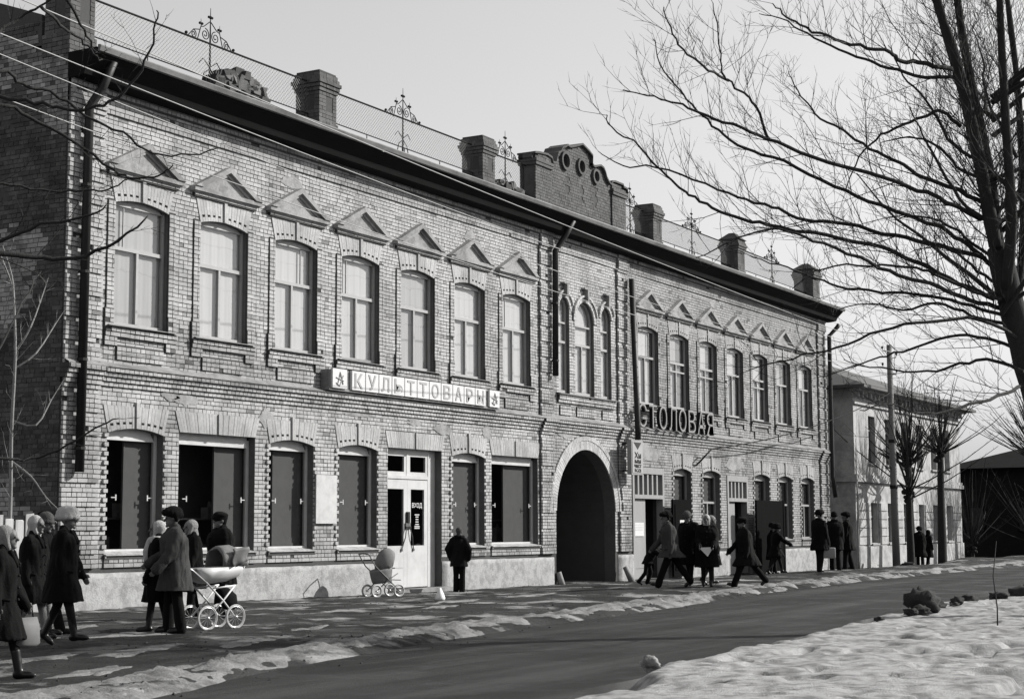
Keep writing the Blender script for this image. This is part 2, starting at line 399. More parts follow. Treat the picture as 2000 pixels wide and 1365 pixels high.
# unseen rise added across the street to darken shop-glass reflections and low sky
xs = axis((-140, 260, 2.5)); ys = np.linspace(-90, -48, 22)
Xg, Yg = np.meshgrid(xs, ys)
Zg = (9.5+4.0*fbm(Xg, Yg, 0.06, 61)+3.0*fbm(Xg, Yg, 0.3, 63))*sm(-48, -54, Yg)-0.3
M['rise'] = mat('unseen_dark_rise', 0.022, 1.0, 0.8, 0.6, 0.6, 3, spec=0.05)
grid_obj('unseen_rise', Xg, Yg, Zg, M['rise'], kind='structure')

# pale plates on the pavement: ice, and added patches standing in for window-reflected sunlight
rq_ = np.random.RandomState(12); ib = MB()
def pale_plate(cx, cy, rx, ry, rot, n=64):
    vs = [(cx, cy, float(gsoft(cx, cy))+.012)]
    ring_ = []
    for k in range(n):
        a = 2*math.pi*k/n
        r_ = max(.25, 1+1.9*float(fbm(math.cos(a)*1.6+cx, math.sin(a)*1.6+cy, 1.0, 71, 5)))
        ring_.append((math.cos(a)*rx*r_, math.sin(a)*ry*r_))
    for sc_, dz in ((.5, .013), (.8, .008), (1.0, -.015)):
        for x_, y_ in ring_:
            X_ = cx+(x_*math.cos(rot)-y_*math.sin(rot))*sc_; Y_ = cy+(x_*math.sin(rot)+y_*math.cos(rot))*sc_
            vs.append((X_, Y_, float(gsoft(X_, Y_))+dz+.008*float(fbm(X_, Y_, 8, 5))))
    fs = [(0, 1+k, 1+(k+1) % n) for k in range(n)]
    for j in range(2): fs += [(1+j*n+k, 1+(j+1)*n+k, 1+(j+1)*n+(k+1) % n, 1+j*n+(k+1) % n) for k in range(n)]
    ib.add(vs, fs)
for q_ in ((-6.6, -8.1, 1.1, .30, .3), (-8.1, -8.0, .8, .22, .2), (-5.0, -8.3, 1.0, .28, .35), (-.3, -3.3, 1.0, .42, .1), (2.4, -3.0, 1.1, .38, .05), (-4.7, -5.0, .8, .3, .2), (6.0, -4.6, .9, .2, .1), (-8.9, -9.6, .8, .22, .3), (9.6, -4.4, 1.2, .22, .05), (-4.0, -3.9, 1.2, .35, .1), (3.8, -5.6, .7, .16, .2), (16.5, -5.6, 1.3, .22, .0), (-2.2, -7.2, .7, .18, .3)): pale_plate(*q_)
ib.build('pavement_ice_and_sun', M['ice'], None, True, kind='stuff', label='thin pale plates on the pavement, part trodden ice, part patches of reflected sunlight', category='ice')
# ------------------------------------------------------------------ main brick building
BL = 41.7; CR = 0.0855; Z0 = 4.40 - 43*CR
UPW = [(1.28+2.427*i, 1.28+2.427*i+1.49) for i in range(7)] + [(24.18+2.397*i, 24.18+2.397*i+1.49) for i in range(7)]
U_SILL, U_SPR, U_CRN = 5.24, 7.55, 7.65
LOW = [(1.22, 2.74, 'a'), (3.2, 5.55, 'f'), (6.03, 7.58, 'a'), (8.49, 10.03, 'a'), (13.32, 14.9, 'a'), (15.27, 17.75, 'f'),
       (26.74, 28.15, 'a'), (29.1, 30.57, 'a'), (33.74, 35.26, 'a'), (36.18, 37.62, 'a'), (38.59, 40.05, 'a')]
L_SILL, L_SPR, L_CRN, L_FLAT = 0.96, 3.21, 3.31, 3.31
DOORS = [(10.48, 12.84, 0.02, 3.31), (23.67, 25.96, -0.12, 3.27), (31.18, 33.07, -0.16, 3.20)]
CW = [(19.03, 19.67, 7.61), (20.04, 21.22, 7.33), (21.67, 22.35, 7.57)]       # arched windows over the gate: x0, x1, spring
GX0, GX1, GSPR, GCR = 18.80, 22.50, 1.9, 3.65
bld = thing('brick_building', 'long two-storey whitewashed brick building with pedimented windows and arched gateway', 'building')

def arc_pts(x0, x1, zs, zc, n=10):
    return [(x0 + (x1-x0)*i/n, zs + (zc-zs)*(1-(2*i/n-1)**2)) for i in range(n+1)]
def ell_pts(x0, x1, zs, zc, n=18):
    cx = (x0+x1)/2; a = (x1-x0)/2
    return [(cx - a*math.cos(math.pi*i/n), zs + (zc-zs)*math.sin(math.pi*i/n)) for i in range(n+1)]
holes = []     # each: list of (x, z) round the opening
for a, b in UPW: holes.append([(b, U_SILL-0.06), (a, U_SILL-0.06)] + arc_pts(a, b, U_SPR, U_CRN))
for a, b, k in LOW:
    holes.append([(b, L_SILL), (a, L_SILL)] + (arc_pts(a, b, L_SPR, L_CRN) if k == 'a' else [(a, L_FLAT), (b, L_FLAT)]))
for a, b, z0, z1 in DOORS: holes.append([(b, z0), (a, z0), (a, z1), (b, z1)])
for a, b, zs in CW: holes.append([(b, 5.2), (a, 5.2)] + ell_pts(a, b, zs, zs+(b-a)/2, 14))
holes.append([(GX1, -0.28), (GX0, -0.28)] + ell_pts(GX0, GX1, GSPR, GCR))
def front_sheet(outer, hs, y, name, m, parent, depth=None, mrev=None, **tg):
    bm = bmesh.new()
    def loop(pts):
        vs = [bm.verts.new((x, y, z)) for x, z in pts]
        for i in range(len(vs)): bm.edges.new((vs[i], vs[(i+1) % len(vs)]))
        return vs
    loop(outer)
    L = [loop(h) for h in hs]
    bmesh.ops.triangle_fill(bm, edges=bm.edges[:], use_beauty=True, normal=(0, -1, 0))
    for f in bm.faces: 
        if f.normal.y > 0: f.normal_flip()
    for vs in L:
        if depth is None: continue
        bk = [bm.verts.new((v.co.x, y+depth, v.co.z)) for v in vs]
        n = len(vs)
        for i in range(n):
            f = bm.faces.new((vs[i], vs[(i+1) % n], bk[(i+1) % n], bk[i])); f.material_index = 1
    me = bpy.data.meshes.new(name); bm.to_mesh(me); bm.free()
    me.materials.append(m); me.materials.append(mrev or m)
    return obj(name, me, None, parent, **tg)
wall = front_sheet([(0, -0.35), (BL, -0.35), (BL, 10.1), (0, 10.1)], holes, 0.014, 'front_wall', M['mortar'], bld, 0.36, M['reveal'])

# --- relief zones: (x0, x1, z0, z1, projection); later entries win
ZN = []
def zone(x0, x1, z0, z1, p): ZN.append((x0, x1, z0, z1, p))
PIL = [(0.0, 0.93), (17.86, 18.60), (22.72, 23.46), (40.78, BL)]
for a, b in PIL: zone(a, b, Z0-0.01, 9.22, 0.085)
zone(0, BL, 9.20, 9.50, 0.04); zone(0, BL, 9.50, 9.75, 0.08)
for a, b in PIL: zone(a, b, 9.2, 9.75, 0.12)
for a, b in UPW:
    zone(a-0.20, a, 5.5, 7.60, 0.032); zone(b, b+0.20, 5.5, 7.60, 0.032)
    zone(a-0.24, a, 5.18, 5.53, 0.05); zone(b, b+0.24, 5.18, 5.53, 0.05)
    zone(a-0.24, b+0.24, 8.05, 8.14, 0.07)
    zone(a-0.24, b+0.24, 5.08, 5.18, 0.09); zone(a-0.24, b+0.24, 4.99, 5.08, 0.065)
    zone(a-0.24, a+0.10, 4.83, 4.99, 0.045); zone(b-0.05, b+0.24, 4.83, 4.99, 0.045)
    zone(a+0.10, b-0.10, 4.57, 4.86, 0.04)
for s in (0, ): 
    zone(18.9, 22.5, 5.02, 5.14, 0.09); zone(18.9, 22.5, 4.93, 5.02, 0.06)
for a, b, z in CW: zone(a+0.0, b+0.02, 4.57, 4.86, 0.04)
zone(0, BL, 4.315, 4.40, 0.17); zone(0, BL, 4.23, 4.315, 0.12); zone(0, BL, 4.144, 4.23, 0.08); zone(0, BL, 4.058, 4.144, 0.04)
for a, b in PIL:
    zone(a-0.02, b+0.02, 4.315, 4.40, 0.24); zone(a-0.02, b+0.02, 4.23, 4.315, 0.19); zone(a-0.02, b+0.02, 4.144, 4.23, 0.15); zone(a, b, 4.058, 4.144, 0.12)
for a, b, k in LOW: zone(a-0.05, b+0.05, 0.87, 0.955, 0.05); 
for a, b, k in LOW: zone(a-0.05, b+0.05, Z0, 0.87, 0.03)
VO = []        # brick-on-edge arches: x0, x1, intrados fn, top z, flare
for a, b in UPW: VO.append((a, b, U_SPR, U_CRN, 8.045, 0.14, 0.016, 'notch'))
for a, b, k in LOW:
    VO.append((a, b, L_SPR if k == 'a' else L_FLAT, L_CRN if k == 'a' else L_FLAT, 3.72, 0.14, 0.014, 'notch' if k == 'a' else ''))
VO.append((DOORS[0][0], DOORS[0][1], 3.31, 3.31, 3.70, 0.12, 0.014, ''))
def blocked(z):
    out = []
    zb, zt = z-CR/2, z+CR/2
    for a, b in UPW:
        if zt > U_SILL-0.05 and zb < U_SPR: out.append((a, b))
    for a, b, k in LOW:
        if zt > L_SILL+0.005 and zb < (L_SPR if k == 'a' else L_FLAT): out.append((a, b))
    for a, b, z0, z1 in DOORS:
        if zb < z1-0.02: out.append((a, b))
    for a, b, zs in CW:
        r = (b-a)/2; ro = r+0.20
        if 5.2 < z < zs: out.append((a, b))
        elif zs <= z < zs+ro: 
            h = math.sqrt(max(ro*ro-(z-zs)**2, 0)); out.append(((a+b)/2-h, (a+b)/2+h))
    if z < GSPR: out.append((GX0, GX1))
    elif z < GCR+0.40:
        a = (GX1-GX0)/2+0.40; bb = GCR+0.40-GSPR; h = a*math.sqrt(max(1-((z-GSPR)/bb)**2, 0)); out.append(((GX0+GX1)/2-h, (GX0+GX1)/2+h))
    for a, b, zs, zc, zt_, fl, p, k in VO:
        if zs < z < zt_:
            e = fl*(z-zs)/(zt_-zs); out.append((a-e, b+e))
    return out
bk = MB(); cand = []
SIDE = {}
nrow = int((9.75-Z0)/CR)
for r in range(nrow):
    za = Z0 + r*CR; zc = za+CR/2
    bl = blocked(zc)
    act = [q for q in ZN if q[2]-0.004 <= zc <= q[3]+0.004]
    tooth = []
    if 1.0 < zc < 3.2 and r % 2 == 0:
        tooth = [(a-0.12, a, 0.04) for a, b, k in LOW if k == 'a'] + [(b, b+0.12, 0.04) for a, b, k in LOW if k == 'a']
    cuts = sorted(set([0.0, BL] + [c for q in act for c in q[:2]] + [c for q in bl for c in q] + [c for q in tooth for c in q[:2]]))
    cuts = [c for c in cuts if 0 <= c <= BL]
    segs = []
    for a, b in zip(cuts[:-1], cuts[1:]):
        if b-a < 0.012: continue
        mid = (a+b)/2
        if any(q[0] < mid < q[1] for q in bl): continue
        p = 0.0
        for q in act:
            if q[0] <= mid <= q[1]: p = q[4]
        for q in tooth:
            if q[0] <= mid <= q[1]: p = max(p, q[2])
        if r % 5 == 2 and any(q[0] <= mid <= q[1] for q in PIL) and not 4.0 < zc < 4.45: p -= 0.035
        if segs and abs(segs[-1][1]-a) < 0.013 and abs(segs[-1][2]-p) < 1e-6: segs[-1][1] = b
        else: segs.append([a, b, p])
    string = 4.05 < zc < 4.41
    for a, b, p in segs:
        head = (r % 2 == 1) or string
        L = 0.128 if head else 0.262
        x = a; first = True
        while x < b-0.02:
            l = L
            if first and not head and (r//2) % 2: l = L*0.5
            if not head and random.random() < 0.18: l = L*0.5
            first = False
            e = min(x+l, b)
            if b-e < 0.05: e = b
            g = 0.0072
            j = random.uniform
            tn = 0.90 + 0.19*random.random()
            q_ = random.random()
            if q_ < 0.05: tn *= 0.72
            elif q_ < 0.065: tn *= 0.5
            if x > 23.4: tn *= 0.80+0.10*(vnoise(x, zc, 0.5, 3)-.5)  # right wing darkened in the tint to stand in for tree shadow
            if zc > 9.2: tn *= 0.72+0.2*vnoise(x, zc, 0.8, 9)          # darker, uneven courses under the eaves
            tn *= 1-0.38*max(0.0, float(fbm(x, zc*0.5, 0.8, 41))-0.06)*3
            if 0.0 < zc-Z0 < 0.35+0.3*float(vnoise(x, 0, 0.9, 6)): tn *= 0.8
            for ux0, ux1 in UPW:                     # damp runs below the sill ends
                for ue in (ux0-.2, ux1+.2):
                    if abs(x+l/2-ue) < 0.16 and 3.3 < zc < 5.1: tn *= 1-0.30*float(vnoise(ue*7, zc, 1.2, 12))
            for dx_ in (0.35, 18.45, 23.4, 41.5):
                if abs(x+l/2-dx_) < 0.45: tn *= 0.72+0.25*float(vnoise(x, zc, 1.5, 77))
            yy = -p + j(-0.003, 0.004)
            if random.random() < 0.012 and not string: yy = 0.006; tn *= 0.5
            x0_, x1_ = x+g+j(-0.0015, 0.002), e-g-j(-0.0015, 0.002); z0_, z1_ = za+g+j(-0.001, 0.002), za+CR-g+j(-0.002, 0.001)
            if abs((x1_-x0_)-0.251) < 0.01 and p == 0.0 and x < 7.5 and yy < 0: cand.append((x0_, x1_, z0_, z1_, yy, tn))
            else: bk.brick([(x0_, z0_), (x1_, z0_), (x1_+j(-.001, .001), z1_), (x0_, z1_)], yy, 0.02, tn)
            x = e
    
# the 300 nearest whole stretchers stay single objects, the rest is one mass of brickwork
cand.sort(key=lambda c: (c[0]+21.5)**2 + (c[2]-1.4)**2)
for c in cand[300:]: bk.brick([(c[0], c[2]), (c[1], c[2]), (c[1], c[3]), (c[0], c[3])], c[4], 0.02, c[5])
bvar = []
for k in range(7):
    mb_ = MB(); mb_.brick([(0, 0), (0.25, 0), (0.25, 0.074), (0, 0.074)], 0, 0.03, 0.88+0.03*k)
    me = mb_.mesh('brick'); at = me.attributes.new('tint', 'FLOAT', 'FACE'); at.data.foreach_set('value', np.array(mb_.t, np.float32)); me.materials.append(M['brick']); bvar.append(me)
for c in cand[:300]:
    o = obj('brick', bvar[random.randrange(7)], None, wall); o.location = (c[0], c[4], c[2]); o.scale = ((c[1]-c[0])/0.25, 1, 1)
# brick-on-edge flat arches
for a, b, zs, zc, zt, fl, p, k in VO:
    n = max(10, int((b-a)/0.078)); n -= (n+1) % 2
    cx = (a+b)/2; hw = (b-a)/2
    def soff(t): return zs + (zc-zs)*(1-t*t)
    for i in range(n):
        t0, t1 = -1+2*i/n, -1+2*(i+1)/n
        key = i == n//2
        zt2 = zt + (0.085 if key and k else 0.0); pp = p + (0.035 if key else random.uniform(-.003, .004))
        g = 0.0035
        def P(t, u):
            return (cx + t*(hw + fl*u) , soff(t)*(1-u) + zt2*u)
        sp = [(0, 1)]
        if k and not key and i % 2 == 1 and abs(i-n//2) < n*0.47: sp = [(0, 0.20), (0.30, 1)]
        for u0, u1 in sp:
            A_, B_, C_, D_ = P(t0, u0), P(t1, u0), P(t1, u1), P(t0, u1)
            bk.brick([(A_[0]+g, A_[1]+0.002), (B_[0]-g, B_[1]+0.002), (C_[0]-g, C_[1]), (D_[0]+g, D_[1])], -pp, 0.02, (0.80 if a > 23 else 0.96)*(0.92+0.16*random.random()))  # right-wing arches carry the same painted tree shadow
# gate arch ring and hood arches over the three windows
def ring(x0, x1, zs, zc, th, n, p, tn=1.0, a0=0.0, a1=math.pi):
    cx = (x0+x1)/2; a = (x1-x0)/2; bb = zc-zs
    for i in range(n):
        q0 = a0+(a1-a0)*(i+0.06)/n; q1 = a0+(a1-a0)*(i+0.94)/n
        pt = lambda q, e: (cx-(a+e)*math.cos(q), zs+(bb+e)*math.sin(q))
        bk.brick([pt(q1, 0), pt(q0, 0), pt(q0, th), pt(q1, th)][::-1], -p+random.uniform(-.003, .003), 0.02, tn*(0.85+0.3*random.random()))
ring(GX0, GX1, GSPR, GCR, 0.26, 66, 0.02, 1.02); ring(GX0-0.265, GX1+0.265, GSPR, GCR+0.265, 0.125, 72, 0.035, 1.08)
for a, b, zs in CW:
    r_ = (b-a)/2
    ring(a, b, zs, zs+r_, 0.13, 11 if r_ < 0.5 else 19, 0.03, 1.1); ring(a-0.14, b+0.14, zs, zs+r_+0.14, 0.06, 14 if r_ < 0.5 else 22, 0.075, 1.12, 0.25, math.pi-0.25)
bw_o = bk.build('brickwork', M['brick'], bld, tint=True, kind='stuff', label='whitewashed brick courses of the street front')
# mortar behind the projecting zones
zb = MB()
for q in ZN:
    if q[4] > 0.025 and q[3]-q[2] < 9:
        zb.box(q[0]+0.003, q[1]-0.003, -(q[4]-(0.06 if (q[0], q[1]) in PIL else 0.014)), 0.0135, q[2]+0.003, min(q[3]-0.003, 9.74))
zb.build('mortar_backing', M['mortar'], bld)
for a, b, zs in CW:
    c = (a+b)/2; zt = zs+(b-a)/2; kn = MB()
    kn.box(c-0.05, c+0.05, -0.15, 0.01, zt+0.02, zt+0.36); kn.box(c-0.16, c+0.16, -0.12, 0.01, zt+0.36, zt+0.41)
    kn.build('keystone', M['tymp'], bld)

# smeared mortar repairs on the brick
rr_ = random.Random(9)
for px_, pz_, w_, h_ in ((3.4, 3.95, .45, .12), (5.9, 3.75, .3, .22), (12.9, 3.85, .5, .14), (11.6, 3.95, .35, .10), (9.3, 4.0, .7, .05), (15.0, 3.88, .25, .2), (2.9, 4.02, .3, .12), (24.6, 3.72, 1.2, .30), (31.9, 3.62, 1.0, .28), (19.4, 4.02, .5, .10), (6.7, 8.9, .4, .15), (14.2, 8.85, .3, .2), (30.3, 9.0, .4, .14)):
    pts_ = [(px_+w_*math.cos(q*math.pi/9)*rr_.uniform(.6, 1.1), pz_+h_*math.sin(q*math.pi/9)*rr_.uniform(.6, 1.15)) for q in range(18)]
    mb = MB(); mb.prism(pts_, -.011, -.001); mb.build('mortar_patch', M['tymp'], bld)
# side wall seen at the left, courses set singly as on the front
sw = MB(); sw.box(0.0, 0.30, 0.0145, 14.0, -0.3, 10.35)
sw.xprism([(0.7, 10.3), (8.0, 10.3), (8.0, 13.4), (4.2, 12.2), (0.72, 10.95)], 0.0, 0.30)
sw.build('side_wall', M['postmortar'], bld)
sb = MB()
for r in range(int((10.9+0.2)/CR)):
    za = -0.2 + r*CR; y = 0.0; k = 0
    while y < 4.6:
        l = 0.262 if r % 2 else 0.128
        if k == 0 and (r//2) % 2: l *= 0.5
        k += 1
        if za+CR < 10.3 or (y > 0.75 and za+CR < 10.9+(y-0.7)*0.36):
            if random.random() > 0.04:
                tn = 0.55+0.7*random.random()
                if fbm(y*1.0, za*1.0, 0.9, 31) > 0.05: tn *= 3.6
                xx = random.uniform(-0.008, 0.004)-0.010
                y0, y1, z0, z1 = y+.006, y+l-.006, za+.006, za+CR-.006
                sb.add([(xx, y1, z0), (xx, y0, z0), (xx, y0, z1), (xx, y1, z1), (0.01, y1, z0), (0.01, y0, z0), (0.01, y0, z1), (0.01, y1, z1)],
                       [(0,1,2,3),(1,0,4,5),(2,1,5,6),(3,2,6,7),(0,3,7,4)], tn)
        y += l
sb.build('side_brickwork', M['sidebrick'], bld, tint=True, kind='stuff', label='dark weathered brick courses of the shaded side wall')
# other walls, floors, inner rooms, roof
sh = MB(); sh.box(BL-0.3, BL-0.002, 0.02, 14.0, -0.3, 10.2); sh.box(0.31, BL-0.31, 13.7, 14.0, -0.3, 10.3)
sh.build('outer_wall', M['postmortar'], bld)
rm = MB(); rm.box(0.31, BL-0.31, 3.2, 3.3, -0.2, 10.0); rm.box(0.31, 18.5, 0.38, 3.19, 4.0, 4.2); rm.box(22.8, BL-0.31, 0.38, 3.19, 4.0, 4.2); rm.box(18.51, 22.79, 0.38, 3.19, 4.3, 4.5)
rm.box(0.31, 18.4, 0.38, 3.19, -0.1, 0.3); rm.box(23.0, BL-0.31, 0.38, 3.19, -0.3, 0.02)
for x in (18.42, 22.72): rm.box(x, x+0.16, 0.378, 13.6, -0.3, 3.99)
for x in (3.0, 5.85, 10.25, 13.05, 15.05, 26.4, 31.0, 33.4): rm.box(x, x+0.1, 0.38, 3.19, 0.31, 3.99)
rm.build('inner_room', M['room'], bld)
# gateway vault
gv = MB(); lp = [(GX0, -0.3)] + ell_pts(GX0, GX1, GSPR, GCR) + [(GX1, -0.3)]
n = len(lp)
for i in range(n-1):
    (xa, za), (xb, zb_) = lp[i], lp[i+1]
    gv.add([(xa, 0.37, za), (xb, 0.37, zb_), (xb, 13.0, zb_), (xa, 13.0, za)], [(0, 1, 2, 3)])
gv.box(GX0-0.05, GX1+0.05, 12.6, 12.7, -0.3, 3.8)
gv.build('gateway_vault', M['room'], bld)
rf = MB(); rf.xprism([(-0.70, 10.12), (-0.70, 10.15), (6.5, 10.7), (14.0, 10.2), (14.0, 10.15), (6.5, 10.64)], 0.31, 42.2)
rf.build('roof', M['tindark'], bld)
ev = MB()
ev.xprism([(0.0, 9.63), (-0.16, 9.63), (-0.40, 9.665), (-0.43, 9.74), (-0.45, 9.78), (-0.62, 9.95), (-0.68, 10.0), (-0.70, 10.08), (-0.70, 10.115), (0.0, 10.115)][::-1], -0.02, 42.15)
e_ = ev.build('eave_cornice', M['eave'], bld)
gt = MB(); gt.xprism([(-0.705, 10.03), (-0.76, 10.04), (-0.78, 10.13), (-0.765, 10.155), (-0.705, 10.16)][::-1], 0.0, 42.2)
gt.build('gutter', M['tin'], bld)
lg = MB()
xs_ = [0.0]
while xs_[-1] < BL: xs_.append(min(BL, xs_[-1]+0.25))
for a, b in zip(xs_[:-1], xs_[1:]):
    h0 = 0.02*math.sin(a*3.1)+0.025*(vnoise(a, 0, 1.3, 5)-0.5); h1 = 0.02*math.sin(b*3.1)+0.025*(vnoise(b, 0, 1.3, 5)-0.5)
    vs = [(a, -0.195, 4.403), (b, -0.195, 4.403), (b, -0.195, 4.425+h1*0.3), (a, -0.195, 4.425+h0*0.3), (b, -0.002, 4.53+h1), (a, -0.002, 4.53+h0)]
    lg.add(vs, [(0, 1, 2, 3), (3, 2, 4, 5), (1, 0, 5, 4)])
lg.build('string_ledge', M['ledge'], bld)
# rendered plinth with an uneven face
pl_segs = [(0.0, 10.47), (12.85, 18.62), (22.66, 23.66), (25.97, 31.17), (33.08, BL)]
for a, b in pl_segs:
    nx = max(4, int((b-a)/0.09)); xs_ = np.linspace(a, b, nx+1); tz = np.linspace(0, 1, 12)
    X_ = np.repeat(xs_[None, :], 12, 0)
    top = Z0 + 0.0 + 0.05*fbm(xs_, xs_*0, 1.2, 17); 
    Z_ = -0.34 + (top[None, :]+0.34)*tz[:, None]
    Y_ = -0.075 + 0.03*fbm(X_, Z_, 2.2, 5) + 0.012*fbm(X_, Z_, 9, 4)
    Y_[-1] = 0.012; Z_[-1] = Z_[-2]+0.01
    Y_ = np.where((X_ <= a+1e-6) | (X_ >= b-1e-6), 0.0, Y_)
    grid_obj('plinth', X_, Y_, Z_, M['plaster'], parent=bld)
def gridfix(): pass
# pediments over the upper windows
for i, (a, b) in enumerate(UPW):
    c = (a+b)/2; hw = (b-a)/2+0.32; zb0 = 8.155; zap = 8.80
    mb = MB()
    mb.prism([(c-hw+0.05, zb0+0.09), (c+hw-0.05, zb0+0.09), (c, zap-0.08)], -0.055, 0.013)
    ped = mb.build('pediment', M['tymp'], bld)
    mb = MB(); mb.box(c-hw, c+hw, -0.14, 0.0125, zb0, zb0+0.085)
    mb.box(c-hw+0.06, c+hw-0.06, -0.10, 0.0122, zb0-0.03, zb0-0.001)
    mb.build('base_cornice', M['tymp'], ped)
    for s in (-1, 1):
        th = 0.105
        dx, dz = hw, zap-zb0-0.085
        Ln = math.hypot(dx, dz); nx_, nz_ = dz/Ln, dx/Ln
        mb = MB()
        p0 = (c+s*hw, zb0+0.087); p1 = (c, zap)
        inner = [(p0[0]-s*th/nx_*0.98, p0[1]), (c, zap-th/nz_)]
        poly = [p0, p1, inner[1], inner[0]]
        if s < 0: poly = poly[::-1]
        mb.prism(poly, -0.17, 0.0118)
        d2 = 0.17
        q0 = (p0[0]-s*(th+0.065)/nx_, p0[1]); q1 = (c, zap-(th+0.065)/nz_)
        poly2 = [inner[0], inner[1], q1, q0]
        if s < 0: poly2 = poly2[::-1]
        mb.prism(poly2, -0.095, 0.0115)
        mb.build('raking_cornice', M['tymp'], ped)
# window units
def frame_bar(mb, x0, x1, z0, z1, y0=0.17, y1=0.235): mb.box(x0, x1, y0, y1, z0, z1)
CURV = [0]
def upper_window(a, b, i):
    mb = MB(); f = 0.055
    top = [(x, z) for x, z in arc_pts(a, b, U_SPR, U_CRN, 8)]
    mb.box(a, a+f, 0.100, 0.165, U_SILL, U_SPR+0.03); mb.box(b-f, b, 0.100, 0.165, U_SILL, U_SPR+0.03)
    mb.box(a+f, b-f, 0.102, 0.163, U_SILL, U_SILL+0.06)
    poly = [(a+f, U_SPR-0.03), (b-f, U_SPR-0.03)] + [(x, z) for x, z in top[::-1] if a+f <= x <= b-f]
    mb.prism(poly, 0.101, 0.164)
    zt = 6.71; c = (a+b)/2
    mb.box(a+f, b-f, 0.095, 0.168, zt-0.035, zt+0.035)
    mb.box(c-0.03, c+0.03, 0.098, 0.166, U_SILL+0.061, zt-0.036)
    if i % 3 == 0: mb.box(a+0.36, a+0.378, 0.120, 0.150, zt+0.036, U_SPR-0.031)
    if i % 5 == 2: mb.box(b-0.42, b-0.40, 0.120, 0.150, zt+0.036, U_SPR-0.031)
    if i in (8, 9, 11): mb.box(a+f, b-f, 0.090, 0.169, zt-0.30, zt-0.25)
    wn = mb.build('window', M['frame'], bld)
    for (x0, x1, z0, z1) in ((a+f, c-0.03, U_SILL+0.06, zt-0.035), (c+0.03, b-f, U_SILL+0.06, zt-0.035), (a+f, b-f, zt+0.035, U_SPR-0.03)):
        g = MB(); t = random.uniform(-0.004, 0.004)
        g.add([(x0, 0.130+t, z0), (x1, 0.130-t, z0), (x1, 0.130-t, z1), (x0, 0.130+t, z1)], [(0, 1, 2, 3)])
        g.build('pane', M['glass'], wn)
    # gathered curtain
    cu = MB(); n = 46; vs = []; ph = random.random()*6
    for k in range(n+1):
        x = a+0.02 + (b-a-0.04)*(k/n)*(1.0 if i < 7 else .60+.05*(i % 4))
        y = 0.185 + 0.0025*math.sin(x*23+ph) + 0.0015*math.sin(x*51+ph*2)
        vs.append((x, y, U_SILL-0.03)); vs.append((x+0.004*math.sin(x*50), y+0.004, U_CRN+0.02))
    cu.add(vs, [(2*k, 2*k+2, 2*k+3, 2*k+1) for k in range(n)])
    cu.build('curtain', M['curtain'] if i % 4 else M['curtain2'], wn, smooth=True)
    if i >= 7:
        c2 = MB(); c2.box(a+.5, b-.01, .205, .21, U_SILL-.03, U_CRN+.02); c2.build('inner_curtain', M['curtain3'], wn)
    sl = MB(); j = random.uniform(-0.02, 0.03)
    sl.add([(a-0.24, -0.15, 5.185), (b+0.26, -0.15, 5.185+j*0.5), (b+0.26, -0.15, 5.20+j*0.5), (a-0.24, -0.15, 5.20), (a-0.130, 0.012, 5.222), (b+0.150, 0.012, 5.222), (a+0.002, 0.100, 5.25), (b-0.002, 0.100, 5.25), (a+0.002, 0.013, 5.224), (b-0.002, 0.013, 5.224)],
           [(0, 1, 2, 3), (3, 2, 5, 4), (8, 9, 7, 6), (0, 3, 4), (1, 5, 2), (1, 0, 4, 5)])
    sl.build('sill', M['sill'], wn)
for i, (a, b) in enumerate(UPW): upper_window(a, b, i)
def brackets(a, b, wn):
    for x, s in ((a+0.40, 1), (b-0.26, -1)):
        mb = MB(); z = 2.02
        mb.box(x-0.014, x+0.014, 0.135, 0.15, z-0.055, z+0.055)
        mb.box(min(x, x-s*0.12), max(x, x-s*0.12), 0.137, 0.148, z-0.009, z+0.009)
        mb.build('bracket', M['white'], wn)
